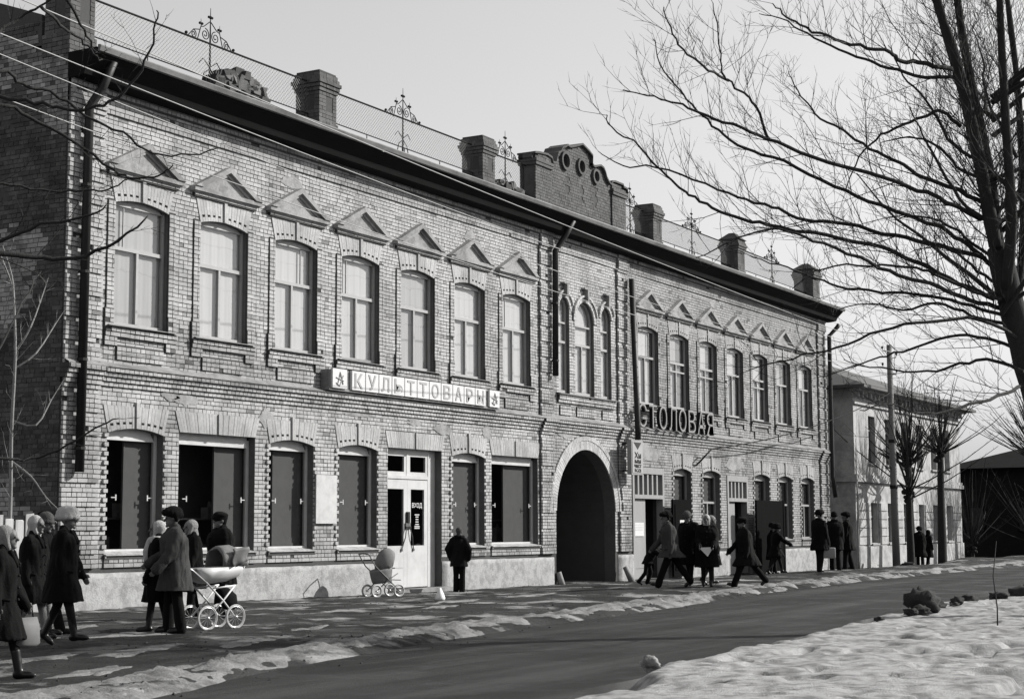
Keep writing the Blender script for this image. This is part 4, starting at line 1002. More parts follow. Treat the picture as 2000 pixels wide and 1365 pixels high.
# ------------------------------------------------------------------ limb paths of the trees (metres)
TREE={"stems":[[[[3.59,-16.79,-0.32],[3.54,-16.64,1.59],[3.43,-16.36,3.1],[2.99,-16.13,4.36],[2.46,-16.04,5.4]],0.31,0.2],[[[2.37,-16.02,5.42],[2.1,-15.97,6.14],[1.97,-15.86,7.1],[1.8,-15.7,8.07],[1.46,-15.57,8.76],[0.88,-15.51,9.65]],0.12,0.06],[[[2.57,-15.98,5.46],[2.86,-15.73,6.68],[2.81,-15.52,7.87],[2.55,-15.35,8.78],[2.46,-15.18,9.74]],0.11,0.05],[[[2.45,-16.04,5.28],[2.66,-15.92,6.39],[2.65,-15.74,7.65],[2.33,-15.66,8.67],[1.97,-15.65,9.66]],0.12,0.05],[[[2.62,-16.09,4.85],[2.06,-16.33,5.72],[1.73,-16.38,6.98],[1.48,-16.42,8.03],[0.92,-16.54,9.03]],0.1,0.05],[[[2.96,-16.15,4.59],[3.44,-16.2,5.8],[3.42,-16.21,7.76],[3.36,-16.14,9.03],[3.67,-16.01,9.96]],0.08,0.04]],"limbs":[[[2.58,-15.77,5.87],[1.99,-15.53,6.01],[1.42,-15.3,6.1],[0.75,-14.86,6.26],[-0.01,-14.14,6.48],[-0.56,-13.7,6.68],[-0.98,-13.34,6.84],[-1.34,-13.01,6.97],[-1.62,-12.8,7.06],[-1.91,-12.6,7.11],[-2.29,-12.35,7.17]],[[0.81,-13.18,7.02],[0.19,-13.23,7.38],[-0.27,-13.24,7.44],[-0.61,-13.14,7.57],[-0.79,-13.12,7.65],[-1.0,-13.18,7.97],[-1.38,-13.25,8.43]],[[0.55,-12.68,7.91],[-0.45,-12.78,7.82],[-1.26,-12.75,7.91],[-1.71,-12.76,8.07],[-2.14,-12.87,8.25]],[[2.8,-15.85,5.21],[2.82,-15.5,5.55],[2.78,-15.12,5.85],[2.44,-14.34,6.21],[2.15,-13.71,6.51],[1.81,-13.05,6.9],[1.55,-12.51,7.12],[1.43,-12.16,7.42],[1.35,-11.83,7.76],[1.35,-11.54,8.12],[1.38,-11.22,8.57],[1.53,-11.05,9.07]],[[2.46,-15.95,4.66],[2.06,-15.54,4.87],[1.65,-15.04,5.18],[1.35,-14.64,5.37],[0.94,-13.95,5.54],[0.54,-13.26,5.69],[0.3,-12.84,5.84],[0.08,-12.48,6.0],[-0.11,-12.25,6.19],[-0.33,-12.04,6.4],[-0.65,-11.8,6.79],[-1.01,-11.52,7.02],[-1.22,-11.54,7.16]],[[2.79,-15.76,5.32],[2.68,-15.13,5.56],[2.52,-14.5,5.73],[2.29,-13.85,5.93],[2.08,-13.25,6.02],[2.01,-12.89,6.22],[1.91,-12.39,6.39],[1.79,-11.77,6.69],[1.66,-10.99,7.03],[1.7,-10.39,7.11],[1.82,-9.91,7.45]],[[2.94,-15.93,4.58],[2.22,-15.68,4.65],[1.46,-15.44,4.74],[0.66,-15.09,4.85],[-0.05,-14.75,5.0],[-0.69,-14.35,5.19],[-1.17,-14.05,5.29],[-1.59,-13.74,5.2],[-2.11,-13.26,4.84]],[[2.72,-16.01,4.45],[2.8,-15.54,4.63],[2.69,-14.9,4.83],[2.48,-14.28,4.89],[2.16,-13.7,4.99],[1.95,-13.42,5.12],[1.68,-12.99,5.3],[1.51,-12.52,5.48]],[[2.6,-16.01,4.67],[2.0,-15.74,4.75],[1.55,-15.42,4.91],[1.29,-15.14,5.03],[0.92,-14.61,5.05],[0.45,-14.11,5.0],[-0.06,-13.79,4.67]],[[2.69,-15.79,6.14],[2.7,-15.29,6.43],[2.66,-14.81,6.68],[2.74,-14.55,6.9],[2.77,-14.09,7.17],[2.89,-13.63,7.54],[3.09,-13.13,7.9],[3.4,-12.74,8.43],[3.77,-12.44,8.9]],[[1.97,-15.68,7.15],[1.6,-15.49,7.3],[1.4,-15.12,7.14],[1.23,-14.73,6.98],[0.95,-14.48,6.63],[0.54,-14.37,6.08]],[[2.05,-15.59,8.02],[1.46,-15.36,7.99],[0.95,-15.14,7.95],[0.62,-15.08,8.0],[0.24,-14.75,8.04],[-0.09,-14.41,8.13],[-0.38,-14.13,8.26],[-0.67,-13.98,8.38],[-0.98,-13.95,8.44]],[[2.21,-15.67,7.93],[2.25,-14.97,8.06],[2.22,-14.47,8.3],[2.04,-14.01,8.49],[1.81,-13.57,8.75],[1.71,-13.18,9.03],[1.77,-12.73,9.26]],[[2.88,-16.15,4.13],[2.1,-15.86,4.33],[1.31,-15.27,4.25],[0.78,-14.78,4.1],[0.36,-14.27,3.87],[-0.09,-13.77,3.7],[-0.67,-13.34,3.49]],[[3.13,-16.15,3.95],[3.3,-15.6,4.21],[3.26,-15.07,4.23],[3.11,-14.41,4.05],[3.18,-13.86,3.95],[3.38,-13.06,3.73]],[[2.83,-16.24,3.62],[2.95,-15.8,3.82],[2.96,-15.3,3.79],[2.75,-14.85,3.69],[2.29,-14.3,3.72],[1.92,-13.84,3.84]],[[3.23,-16.18,3.49],[2.27,-16.1,3.27],[1.23,-15.87,3.08],[0.33,-15.49,2.89],[-0.3,-15.23,2.98],[-0.88,-14.95,2.87]],[[2.94,-16.14,4.3],[3.16,-15.44,4.54],[3.61,-14.82,4.81],[4.29,-14.09,4.83],[5.02,-13.32,5.08],[5.59,-12.47,5.09]],[[2.49,-15.69,6.79],[2.82,-15.29,7.18],[2.82,-14.97,7.81],[2.91,-14.61,8.3],[3.36,-14.25,8.94]],[[2.72,-16.16,5.1],[2.9,-15.55,5.59],[2.91,-15.22,5.89],[2.6,-14.8,6.02],[2.56,-14.47,5.98]],[[3.06,-16.14,4.82],[3.33,-15.62,5.13],[3.6,-15.16,5.55],[4.27,-14.71,5.8],[5.07,-14.01,5.9]],[[2.52,-15.87,6.44],[2.84,-15.4,6.75],[2.83,-15.08,7.13],[2.71,-14.71,7.26],[2.87,-14.2,7.25]],[[2.74,-16.36,6.09],[1.75,-16.18,6.39],[1.14,-16.04,6.8],[0.87,-16.09,7.21],[0.35,-16.08,7.56]],[[2.82,-16.27,6.79],[3.18,-15.98,7.37],[3.25,-15.75,7.91],[3.48,-15.68,8.54],[3.99,-15.41,9.22]],[[2.56,-15.96,5.76],[1.55,-15.74,6.01],[0.92,-15.58,6.49],[0.59,-15.49,6.76],[0.08,-15.49,7.05]]],"left":[[[-10.29,-7.57,3.88],[-9.7,-7.94,4.15],[-9.15,-8.24,4.32],[-8.79,-8.4,4.34],[-8.54,-8.68,4.33],[-8.34,-9.15,4.51],[-8.2,-9.45,4.79]],[[-9.99,-7.66,4.13],[-10.0,-8.72,4.19],[-10.12,-9.28,4.22],[-10.04,-9.74,4.35],[-9.89,-10.14,4.41],[-9.93,-10.5,4.49]],[[-10.41,-7.67,4.81],[-9.97,-8.33,5.46],[-9.59,-8.65,5.8],[-9.27,-8.76,5.72],[-8.91,-9.0,5.52],[-8.61,-9.31,5.23],[-8.5,-9.5,5.13],[-8.43,-9.79,5.13],[-8.44,-9.98,5.22]],[[-10.15,-7.93,5.47],[-10.03,-8.68,5.8],[-10.0,-9.08,5.73],[-9.88,-9.46,5.65],[-9.74,-9.74,5.58],[-9.58,-10.0,5.59],[-9.45,-10.22,5.75],[-9.37,-10.44,6.05],[-9.41,-10.6,6.36],[-9.54,-10.72,6.49]],[[-10.11,-7.87,5.82],[-9.4,-8.43,6.23],[-9.05,-8.37,6.19],[-8.72,-8.49,6.16],[-8.4,-8.71,5.95],[-8.11,-8.97,5.77],[-7.84,-9.18,5.57],[-7.5,-9.41,5.6],[-7.11,-9.59,5.73]],[[-10.34,-7.97,6.02],[-9.68,-8.35,6.4],[-9.3,-8.3,6.73],[-9.08,-8.37,6.92],[-8.99,-8.57,7.03],[-8.91,-8.78,7.21]],[[-9.61,-9.22,6.75],[-9.14,-8.96,6.78],[-8.76,-8.81,6.76],[-8.54,-8.83,6.67],[-8.43,-8.87,6.58],[-8.28,-8.8,6.57]],[[-10.24,-7.93,4.6],[-9.93,-8.46,4.81],[-9.61,-8.71,4.96],[-9.26,-8.93,4.93],[-9.0,-9.18,4.94],[-8.89,-9.51,4.94],[-8.93,-9.83,5.0]],[[-10.06,-7.55,2.11],[-9.51,-7.82,2.23],[-8.93,-8.1,2.15],[-8.6,-8.21,2.17],[-8.37,-8.51,2.31],[-8.23,-8.88,2.53],[-8.15,-9.03,2.61]],[[-9.59,-9.56,6.77],[-9.11,-9.3,6.68],[-8.81,-9.15,6.56],[-8.89,-9.31,6.43]],[[-9.62,-7.76,1.33],[-8.8,-7.46,2.72],[-7.71,-6.9,3.77],[-6.54,-5.99,4.48],[-5.53,-5.12,4.89]]],"leftstem":[[-10.26,-6.58,-1.0],[-10.32,-6.85,1.08],[-10.25,-7.01,3.18],[-10.09,-7.34,5.07],[-10.15,-7.7,6.93],[-10.4,-8.06,8.44]],"pale":[[[-0.88,0.23,1.73],[-1.2,-0.08,3.04],[-1.36,-0.29,4.34],[-1.37,-0.24,5.23],[-1.32,-0.11,5.78],[-1.44,0.01,6.31]],[[-1.2,-0.0,5.62],[-1.67,-0.31,5.89],[-1.66,-0.03,6.36]],[[-1.21,-0.11,4.45],[-1.1,-0.36,4.89],[-0.71,-0.25,5.57],[-0.62,-0.27,5.86]],[[-1.22,-0.12,4.18],[-0.94,-0.34,4.46],[-0.43,-0.29,5.06],[-0.29,-0.39,5.34]],[[-0.92,0.2,2.61],[-1.07,-0.44,2.33],[-0.87,-0.6,1.98],[-0.63,-0.74,1.72]],[[-1.07,0.05,3.31],[-0.99,-0.44,3.21],[-0.65,-0.45,3.68],[-0.49,-0.58,4.04]]]}
# ------------------------------------------------------------------ lettering
def text_mesh(body, size, extrude=0.006, xs=1.0, font_shear=0.0, bold=0.0):
    cu = bpy.data.curves.new('letter', 'FONT'); cu.body = body; cu.size = size; cu.extrude = extrude; cu.align_x = 'CENTER'; cu.align_y = 'BOTTOM_BASELINE'
    cu.offset = bold; cu.resolution_u = 3
    o = bpy.data.objects.new('letter_tmp', cu); COL.objects.link(o)
    dg = bpy.context.evaluated_depsgraph_get(); me = bpy.data.meshes.new_from_object(o.evaluated_get(dg))
    bpy.data.objects.remove(o); bpy.data.curves.remove(cu)
    v = np.zeros(len(me.vertices)*3); me.vertices.foreach_get('co', v); v = v.reshape(-1, 3)
    out = np.stack([v[:, 0]*xs, -v[:, 2], v[:, 1]], 1)
    me.vertices.foreach_set('co', out.ravel()); me.update()
    return me, out
def put_text(body, x, y, z, h, m, parent, wmax=None, name='letter', extrude=.006, bold=0.0):
    me, v = text_mesh(body, 1.0, extrude, 1.0, 0, bold)
    w_, hh = v[:, 0].max()-v[:, 0].min(), v[:, 2].max()-v[:, 2].min()
    sz = h/hh; sx = sz if not wmax else wmax/w_
    v2 = v.copy(); v2[:, 0] = (v[:, 0]-(v[:, 0].max()+v[:, 0].min())/2)*sx + x; v2[:, 2] = (v[:, 2]-v[:, 2].min())*sz + z; v2[:, 1] = v[:, 1]+y
    me.vertices.foreach_set('co', v2.ravel()); me.update()
    return obj(name, me, m, parent)

# shop fascia: a shallow box carrying thirteen pale tiles
sg = thing('shop_sign', 'long pale fascia sign with square lettered tiles over the shop windows', 'sign', loc=(7.8, -.3, 4.4))
sgo = Vector((7.8, -.3, 4.4))
def rel(mb, o): mb.v = [(x-o[0], y-o[1], z-o[2]) for x, y, z in mb.v]; return mb
def part(mb, name, m, th, smooth=False, **k): 
    rel(mb, th.location); return mb.build(name, m, th, smooth, **k)
mb = MB(); mb.box(7.80, 15.24, -.255, -.02, 4.46, 4.505); mb.box(7.80, 15.24, -.235, -.02, 4.505, 4.92); part(mb, 'sign_box', M['ledge'], sg)
cells = [(7.86, 8.40)] + [(8.60+.537*i, 8.60+.537*i+.50) for i in range(11)] + [(14.68, 15.18)]
txt = '*КУЛЬТТОВАРЫ*'
for i, (xa, xb) in enumerate(cells):
    mb = MB(); mb.box(xa, xb, -.30, -.24, 4.51, 4.94); ti = part(mb, 'tile', M['tile'], sg)
    xc = (xa+xb)/2
    if txt[i] != '*':
        o = put_text(txt[i], xc-7.8, -.005-.0, .155, .34, M['letter'], ti, .31, bold=.012)
    else:
        mb = MB()
        mb.tube([(xc-.10, -.303, 4.58), (xc, -.303, 4.86), (xc+.11, -.303, 4.6)], .02, 4); mb.tube([(xc-.15, -.303, 4.74), (xc+.13, -.303, 4.68)], .02, 4); mb.tube([(xc-.15, -.303, 4.62), (xc-.02, -.303, 4.56), (xc+.12, -.303, 4.8)], .018, 4)
        rel(mb, sg.location); mb.build('emblem', M['emblem'], ti)
# canteen lettering on rails
st_ = thing('canteen_sign', 'row of tall hollow channel letters on rails above the canteen', 'sign', loc=(23.4, -.25, 4.4))
mb = MB(); mb.box(23.5, 29.5, -.19, -.16, 4.62, 4.66); mb.box(23.5, 29.5, -.19, -.16, 5.04, 5.08)
for i in range(6): mb.box(23.7+i*1.1, 23.74+i*1.1, -.158, 0.0, 4.625, 4.655)
part(mb, 'rail', M['iron'], st_)
M['letter2'] = mat('pale_channel_letter', .20, .6, 6, .15)
cw = 6.0/8
for i, ch in enumerate('СТОЛОВАЯ'):
    xc = 23.42+cw*(i+.5)
    o = put_text(ch, xc-23.4, -.03, .06, .72, M['iron'], st_, .56, 'letter_back', .05, .012)
    put_text(ch, xc-23.4, -.086, .06, .72, M['letter2'], o, .56, 'letter_face', .004, -0.012)
# hanging box sign by the downpipe
hs = thing('hanging_sign', 'small grey hanging box sign with dark lettering beside the archway', 'sign', loc=(23.0, -.40, 3.0))
mb = MB(); mb.box(22.62, 23.42, -.50, -.36, 2.99, 4.02); part(mb, 'sign_box', M['wood'], hs)
mb = MB(); mb.box(22.67, 23.37, -.512, -.501, 3.04, 3.97); part(mb, 'face', M['letter'], hs)
mb = MB(); mb.prism([(22.74, 3.95), (23.02, 3.74), (23.28, 3.95)], -.518, -.513); part(mb, 'emblem', M['ink'], hs)
for s_, x, z, h, w_ in (('Хи', 0.02, .48, .18, .44), ('ми', .02, .33, .11, .42), ('чист', .02, .20, .10, .48), ('ка', .02, .07, .10, .42)):
    put_text(s_, x, -.117, z, h, M['ink'], hs, w_, bold=.015)
mb = MB(); mb.box(22.9, 23.0, -.36, 0, 3.9, 3.94); mb.box(22.9, 23.0, -.36, 0, 3.1, 3.14); part(mb, 'bracket', M['iron'], hs)
# white price board between two shop windows, door lettering, notices
wb = thing('notice_board', 'blank white notice board fixed to the pier between shop windows', 'board', loc=(7.95, -.07, 1.54))
mb = MB(); mb.box(7.60, 8.36, -.07, -.045, 1.54, 2.60); part(mb, 'sheet', M['offwhite'], wb)
mb = MB(); mb.box(7.61, 8.35, -.0445, -.012, 1.55, 2.59); part(mb, 'batten', M['wood'], wb)
ds = thing('door_lettering', 'white painted entrance lettering on the right glass of the shop door', 'lettering', loc=(12.0, .175, 1.9))
o = put_text('ВХОД', .0, 0, 0, .14, M['paper'], ds, .44, extrude=.001, bold=.01); o.location = (0, 0, 0)
mb = MB()
for zz, ww in ((1.74, .20), (1.69, .13), (1.63, .12), (1.57, .13), (1.51, .16), (1.46, .22), (1.42, .22)): mb.box(12.0-ww/2, 12.0+ww/2, .1735, .1755, zz, zz+.028)
part(mb, 'opening_hours', M['offwhite'], ds)
def notice(x0, x1, z0, z1, y, label):
    n_ = thing('paper_notice', label, 'notice', loc=(x0, y, z0))
    mb = MB(); mb.box(x0, x1, y-.006, y, z0, z1); part(mb, 'paper', M['paper'], n_)
    mb = MB(); z = z1-.06
    k = 0
    while z > z0+.05:
        x = x0+.05
        while x < x1-.08:
            w_ = random.uniform(.03, .09); mb.box(x, min(x+w_, x1-.05), y-.0085, y-.0065, z-.012, z); x += w_+.025
        z -= .045 if k else .07; k += 1
        if k > 3: break
    part(mb, 'writing', M['letter'], n_)
notice(23.80, 24.55, 1.17, 1.58, .04, 'large white notice on the pale canteen door leaf')
notice(26.35, 26.68, 1.42, 1.66, -.375, 'small white notice pinned to the dark open canteen door')
bo = thing('corner_bollard', 'short leaning stone guard at the left foot of the archway', 'guard stone', loc=(18.9, -.2, -.1))
mb = MB(); mb.tube([(18.85, -.15, -.2), (18.82, -.05, .22)], [.10, .07], 9); part(mb, 'stone', M['ledge'], bo, True)
bo = thing('corner_bollard', 'short leaning stone guard at the right foot of the archway', 'guard stone', loc=(22.7, -.35, -.1))
mb = MB(); mb.tube([(22.75, -.45, -.25), (22.68, -.2, .28)], [.11, .07], 9); part(mb, 'stone', M['ledge'], bo, True)

# ------------------------------------------------------------------ second house further along
h2 = thing('stucco_house', 'pale two-storey stucco house with hipped tin roof beyond the brick building', 'house', loc=(45.2, 0, -.3))
HX0, HX1 = 45.2, 62.2
hol = []
WU = [(47.2+i*2.42, 48.15+i*2.42) for i in range(6)]
for a, b in WU: hol.append([(b, 4.15), (a, 4.15), (a, 6.15), (b, 6.15)]); hol.append([(b, .75), (a, .75), (a, 2.45), (b, 2.45)])
wf = front_sheet([(HX0, -.4), (HX1, -.4), (HX1, 7.3), (HX0, 7.3)], hol, 0.0, 'front_wall', M['stucco'], h2, .28, M['stucco']); wf.location = (-45.2, 0, .3)
mb = MB(); mb.box(HX0, HX0+.3, .002, 11, -.4, 7.29); mb.box(HX1-.3, HX1, .002, 11, -.4, 7.29); mb.box(HX0, HX1, 11, 11.2, -.4, 7.29); part(mb, 'side_wall', M['stucco'], h2)
mb = MB(); mb.box(HX0+.31, HX1-.31, .6, .7, -.3, 7.2); part(mb, 'inner_room', M['room'], h2)
mb = MB(); mb.box(HX0-.05, HX1+.05, -.06, -.001, -.4, .62); mb.box(HX0-.06, HX1+.06, -.14, -.001, 3.30, 3.48); mb.box(HX0-.04, HX1+.04, -.08, -.002, 3.48, 3.62); mb.box(HX0-.12, HX0-.001, -.14, 10, 3.30, 3.48); mb.box(HX0-.05, HX1+.05, -.10, -.001, 6.55, 6.68); mb.box(HX0-.3, HX1+.3, -.35, 0.001, 7.10, 7.30); part(mb, 'moulding', M['stucco'], h2)
for i in range(30):
    mb = MB(); x = HX0+.2+i*(HX1-HX0-.4)/29; mb.box(x-.1, x+.1, -.22, -.001, 6.85, 7.09); part(mb, 'modillion', M['stucco'], h2)
for a, b in WU:
    for z0, z1 in ((4.15, 6.15), (.75, 2.45)):
        mb = MB(); c = (a+b)/2
        mb.box(a, a+.06, .18, .23, z0, z1); mb.box(b-.06, b, .18, .23, z0, z1); mb.box(c-.025, c+.025, .181, .229, z0, z1); mb.box(a+.06, b-.06, .179, .231, z1-.62, z1-.56); mb.box(a-.08, b+.08, -.10, -.0015, z0-.10, z0-.02)
        wn = part(mb, 'window', M['frame'], h2)
        g = MB(); g.add([(a+.06, .205, z0), (b-.06, .205, z0), (b-.06, .205, z1), (a+.06, .205, z1)], [(0, 1, 2, 3)]); rel(g, h2.location); g.build('pane', M['glassd'], wn)
    for k in range(4):      # rusticated piers of the ground floor
        pass
xs_ = [HX0+.15] + [b for a, b in WU]; xe_ = [a for a, b in WU] + [HX1-.1]
for xa, xb in zip(xs_, xe_):
    for k in range(5):
        mb = MB(); z = .66+k*.36; mb.box(xa+.10, xb-.10, -.05, -.001, z+.02, z+.34); part(mb, 'rustic_block', M['stucco'], h2)
mb = MB(); e = .75; zr = 7.3; rh = 9.6
v = [(HX0-e, -e, zr), (HX1+e, -e, zr), (HX1+e, 11+e, zr), (HX0-e, 11+e, zr), (HX0+5.5, 5.5, rh), (HX1-5.5, 5.5, rh)]
mb.add(v, [(0, 1, 5, 4), (1, 2, 5), (2, 3, 4, 5), (3, 0, 4)]); mb.box(HX0-e+.01, HX1+e-.01, -e+.01, 11+e-.01, zr-.12, zr-.001); part(mb, 'roof', M['roof2'], h2)

M['roof3'] = mat('mossy_roof', .012, 1.0, 2, .4, spec=.05)
# dark timber house closing the street where it bends
h3 = thing('timber_house', 'long dark timber house closing the street at the far right', 'house', loc=(76, -6, -.3))
mb = MB(); mb.box(76, 90, -20, 4, -.4, 4.9); part(mb, 'wall', M['farwall'], h3)
mb = MB(); mb.add([(75.2, -20.8, 4.8), (90.8, -20.8, 4.8), (90.8, 4.8, 4.8), (75.2, 4.8, 4.8), (83, -14, 7.0), (83, -2, 7.0)], [(0, 1, 4), (1, 2, 5, 4), (2, 3, 5), (3, 0, 4, 5), (3, 2, 1, 0)]); part(mb, 'roof', M['roof3'], h3)
for i in range(8):
    mb = MB(); mb.box(75.93, 75.999, 2.2-i*2.8, 3.1-i*2.8, 1.1, 2.6); wn = part(mb, 'window', M['wooddark'], h3)
    mb = MB(); mb.box(75.90, 75.929, 2.28-i*2.8, 3.02-i*2.8, 1.18, 2.52); rel(mb, h3.location); mb.build('pane', M['ink'], wn)

# ------------------------------------------------------------------ plank fence at the left, behind the walkers
fn = thing('plank_fence', 'pale weathered plank fence running left from the foot of the brick corner', 'fence', loc=(-1.5, .05, 0))
for i in range(15):
    x = -.26-i*.235
    mb = MB(); hgt = 1.62+.05*math.sin(i*1.9)+random.uniform(-.05, .03); dx = random.uniform(-.012, .012)
    mb.add([(x-.20, .04+dx, -.1), (x, .04+dx, -.1), (x, .065+dx, -.1), (x-.20, .065+dx, -.1), (x-.19, .04, hgt), (x-.01, .04, hgt+random.uniform(-.03, .03)), (x-.01, .065, hgt), (x-.19, .065, hgt)], [(0, 3, 2, 1), (4, 5, 6, 7), (0, 1, 5, 4), (1, 2, 6, 5), (2, 3, 7, 6), (3, 0, 4, 7)])
    part(mb, 'board', M['fencewood'], fn)
for z in (.5, 1.25):
    mb = MB(); mb.box(-3.8, -.02, .08, .13, z, z+.09); part(mb, 'rail', M['fencewood'], fn)

def smooth_path(pts, n=3):
    P_ = [Vector(p) for p in pts]; out = []
    for i in range(len(P_)-1):
        a, b, c, d = P_[max(i-1, 0)], P_[i], P_[i+1], P_[min(i+2, len(P_)-1)]
        for k in range(n):
            t = k/n; out.append(.5*((2*b)+(c-a)*t+(2*a-5*b+4*c-d)*t*t+(3*b-a-3*c+d)*t**3))
    out.append(P_[-1]); return out
# ------------------------------------------------------------------ utility pole, wires
up = thing('utility_pole', 'tall concrete utility pole with insulators in front of the pale house', 'pole', loc=(46.0, -1.4, -.3))
mb = MB(); mb.tube([(46.02, -1.4, -.4), (45.98, -1.4, 3.2), (45.93, -1.4, 9.0)], [.17, .15, .11], 8); part(mb, 'post', M['concrete'], up, True)
WP = []
for k, z in enumerate((8.75, 8.45, 8.05, 7.75)):
    s = 1 if k % 2 else -1
    mb = MB(); mb.tube([(45.93, -1.4, z), (45.93+.05*s, -1.4-s*.26, z), (45.93+.05*s, -1.4-s*.28, z+.12)], .014, 5); mb.ball((45.93+.05*s, -1.4-s*.28, z+.16), (.05, .05, .07), 8, 6)
    part(mb, 'insulator', M['iron'], up); WP.append((45.93+.05*s, -1.4-s*.28, z+.2))
for z in (4.9, 3.0): 
    mb = MB(); mb.tube([(45.97, -1.4, z), (45.97, -1.4, z+.14)], .17, 8); part(mb, 'band', M['iron'], up)
def wire(name, label, a, b, sag, r=.012, m='cable', group=None):
    P_ = []
    for i in range(25):
        t = i/24; P_.append((a[0]+(b[0]-a[0])*t, a[1]+(b[1]-a[1])*t, a[2]+(b[2]-a[2])*t-sag*4*t*(1-t)))
    o = MB().tube(P_, r, 5).build(name, M[m], None, True); o['label'] = label; o['category'] = 'wire'
    if group: o['group'] = group
wire('overhead_wire', 'topmost overhead wire crossing in front of the eaves', (-16.0, -5.1, 9.0), WP[0], .25, .011, group='street wires')
wire('overhead_wire', 'second overhead wire below the topmost, passing the downpipe', (-16.0, -4.6, 8.75), WP[1], .62, .010, group='street wires')
wire('overhead_wire', 'third overhead wire sagging across the first pediment', (-16.0, -4.9, 8.55), WP[2], .85, .009, group='street wires')
wire('overhead_wire', 'lowest overhead wire crossing the left corner of the front', (-16.0, -4.5, 8.1), WP[3], 1.0, .009, group='street wires')
sc = thing('service_cable', 'dark cable running from a wall bracket above the canteen windows up to the pole', 'cable', loc=(28.56, -.02, 3.5))
mb = MB(); mb.tube(smooth_path([(28.56, 0, 3.45), (28.56, -.2, 3.62), (28.7, -.34, 3.82), (29.09, -.35, 4.0)], 4), .028, 6); part(mb, 'bracket', M['iron'], sc, True)
mb = MB(); mb.tube([(29.09+(45.95-29.09)*t/20, -.35-1.07*t/20, 4.0+3.0*t/20-.35*4*(t/20)*(1-t/20)) for t in range(21)], .019, 5); part(mb, 'cable', M['iron'], sc, True)

# ------------------------------------------------------------------ trees
def rotv(v, ax, a): return Matrix.Rotation(a, 3, ax) @ v
def twigs(mb, path, r0, r1, lvl, rng, dens, ln, up=0.25, minr=.0035, sd=3):
    """small side shoots along a branch, each with its own shoots"""
    P_ = [Vector(p) for p in path]; seg = [(P_[i+1]-P_[i]).length for i in range(len(P_)-1)]; tot = sum(seg)
    n = max(1, int(tot*dens)); 
    for k in range(n):
        t = (k+rng.random())/n*.97+.03; s = t*tot; i = 0
        while i < len(seg)-1 and s > seg[i]: s -= seg[i]; i += 1
        p = P_[i].lerp(P_[i+1], min(1, s/max(seg[i], 1e-6))); d = (P_[i+1]-P_[i]).normalized()
        ax = Vector((rng.uniform(-1, 1), rng.uniform(-1, 1), rng.uniform(-1, 1))); ax = (ax-d*ax.dot(d))
        if ax.length < .05: continue
        ax.normalize(); dd = rotv(d, ax, RAD(rng.uniform(25, 62))); dd = (dd+Vector((0, 0, up))).normalized()
        L_ = ln*rng.uniform(.45, 1.15)*(1-.6*t); rr = max(minr, (r0+(r1-r0)*t)*.42)
        rr = min(rr, .006+L_*.010)
        pts = [p]; cur = dd
        m = 4
        for q in range(m):
            cur = (cur+Vector((rng.uniform(-.16, .16), rng.uniform(-.16, .16), rng.uniform(-.08, .2)))).normalized(); pts.append(pts[-1]+cur*(L_/m))
        mb.tube(pts, [rr*(1-.75*q/m) for q in range(m+1)], sd, False)
        if lvl > 0: twigs(mb, pts, rr, rr*.3, lvl-1, rng, dens*1.25, ln*.45, up, minr*.85, 3)
def kinky(pts, n, amp, rg):
    q = smooth_path(pts, n)
    return [v+Vector((rg.uniform(-amp, amp), rg.uniform(-amp, amp), rg.uniform(-amp, amp)))*min(1, i/3) for i, v in enumerate(q)]
rng = random.Random(5)
bt = thing('bare_tree', 'large leafless tree leaning in from the right with long arching branches', 'tree', loc=(4.1, -16.7, -.1))
tk = MB(); cw_ = MB()
for pts, r0, r1 in TREE['stems']:
    p = smooth_path(pts, 4); n = len(p); tk.tube(p, [(r0+(r1-r0)*i/(n-1))*rng.uniform(.80, .95) for i in range(n)], 12)
    if pts[0][2] > 3: twigs(cw_, p, r0*.3, r1*.3, 2, rng, 5.5, 2.2, .2, .0045)
part(tk, 'trunk', M['bark'], bt, True)
for k, pts in enumerate(TREE['limbs']):
    p = kinky(pts, 4, .022, rng); n = len(p); r0 = .030 if len(pts) > 8 else .023
    if k in (1, 2): r0 = .015
    lm = MB(); lm.tube(p, [r0*(1-i/(n-1))**.8+.006 for i in range(n)], 7)
    part(lm, 'limb', M['bark'], bt, True)
    twigs(cw_, p, r0*.9, .012, 2, rng, 4.0, 1.7, .32, .0045)
# limbs on the sides the photograph does not face
top = Vector((2.6, -16.0, 5.2))
for k in range(16):
    a = rng.uniform(-2.0, 1.2); d = Vector((math.cos(a), math.sin(a), rng.uniform(.25, .9))).normalized()
    p = [top+Vector((0, 0, rng.uniform(-.8, 2.5)))]
    for q in range(6): d = (d+Vector((rng.uniform(-.12, .12), rng.uniform(-.12, .12), rng.uniform(-.02, .14)))).normalized(); p.append(p[-1]+d*rng.uniform(.6, .95))
    lm = MB(); lm.tube(p, [.034*(1-i/7)+.005 for i in range(7)], 6); part(lm, 'limb', M['bark'], bt, True)
    twigs(cw_, p, .035, .008, 1, rng, 2.6, 1.0, .25, .0055)
part(cw_, 'crown', M['bark'], bt)
lt = thing('bare_tree', 'leafless tree just outside the left edge whose dark branches cross the corner of the building', 'tree', loc=(-10.3, -6.8, 0))
tk = MB(); p = smooth_path(TREE['leftstem'], 4); n = len(p); tk.tube(p, [.24-.17*i/(n-1) for i in range(n)], 10); part(tk, 'trunk', M['bark'], lt, True)
cw_ = MB()
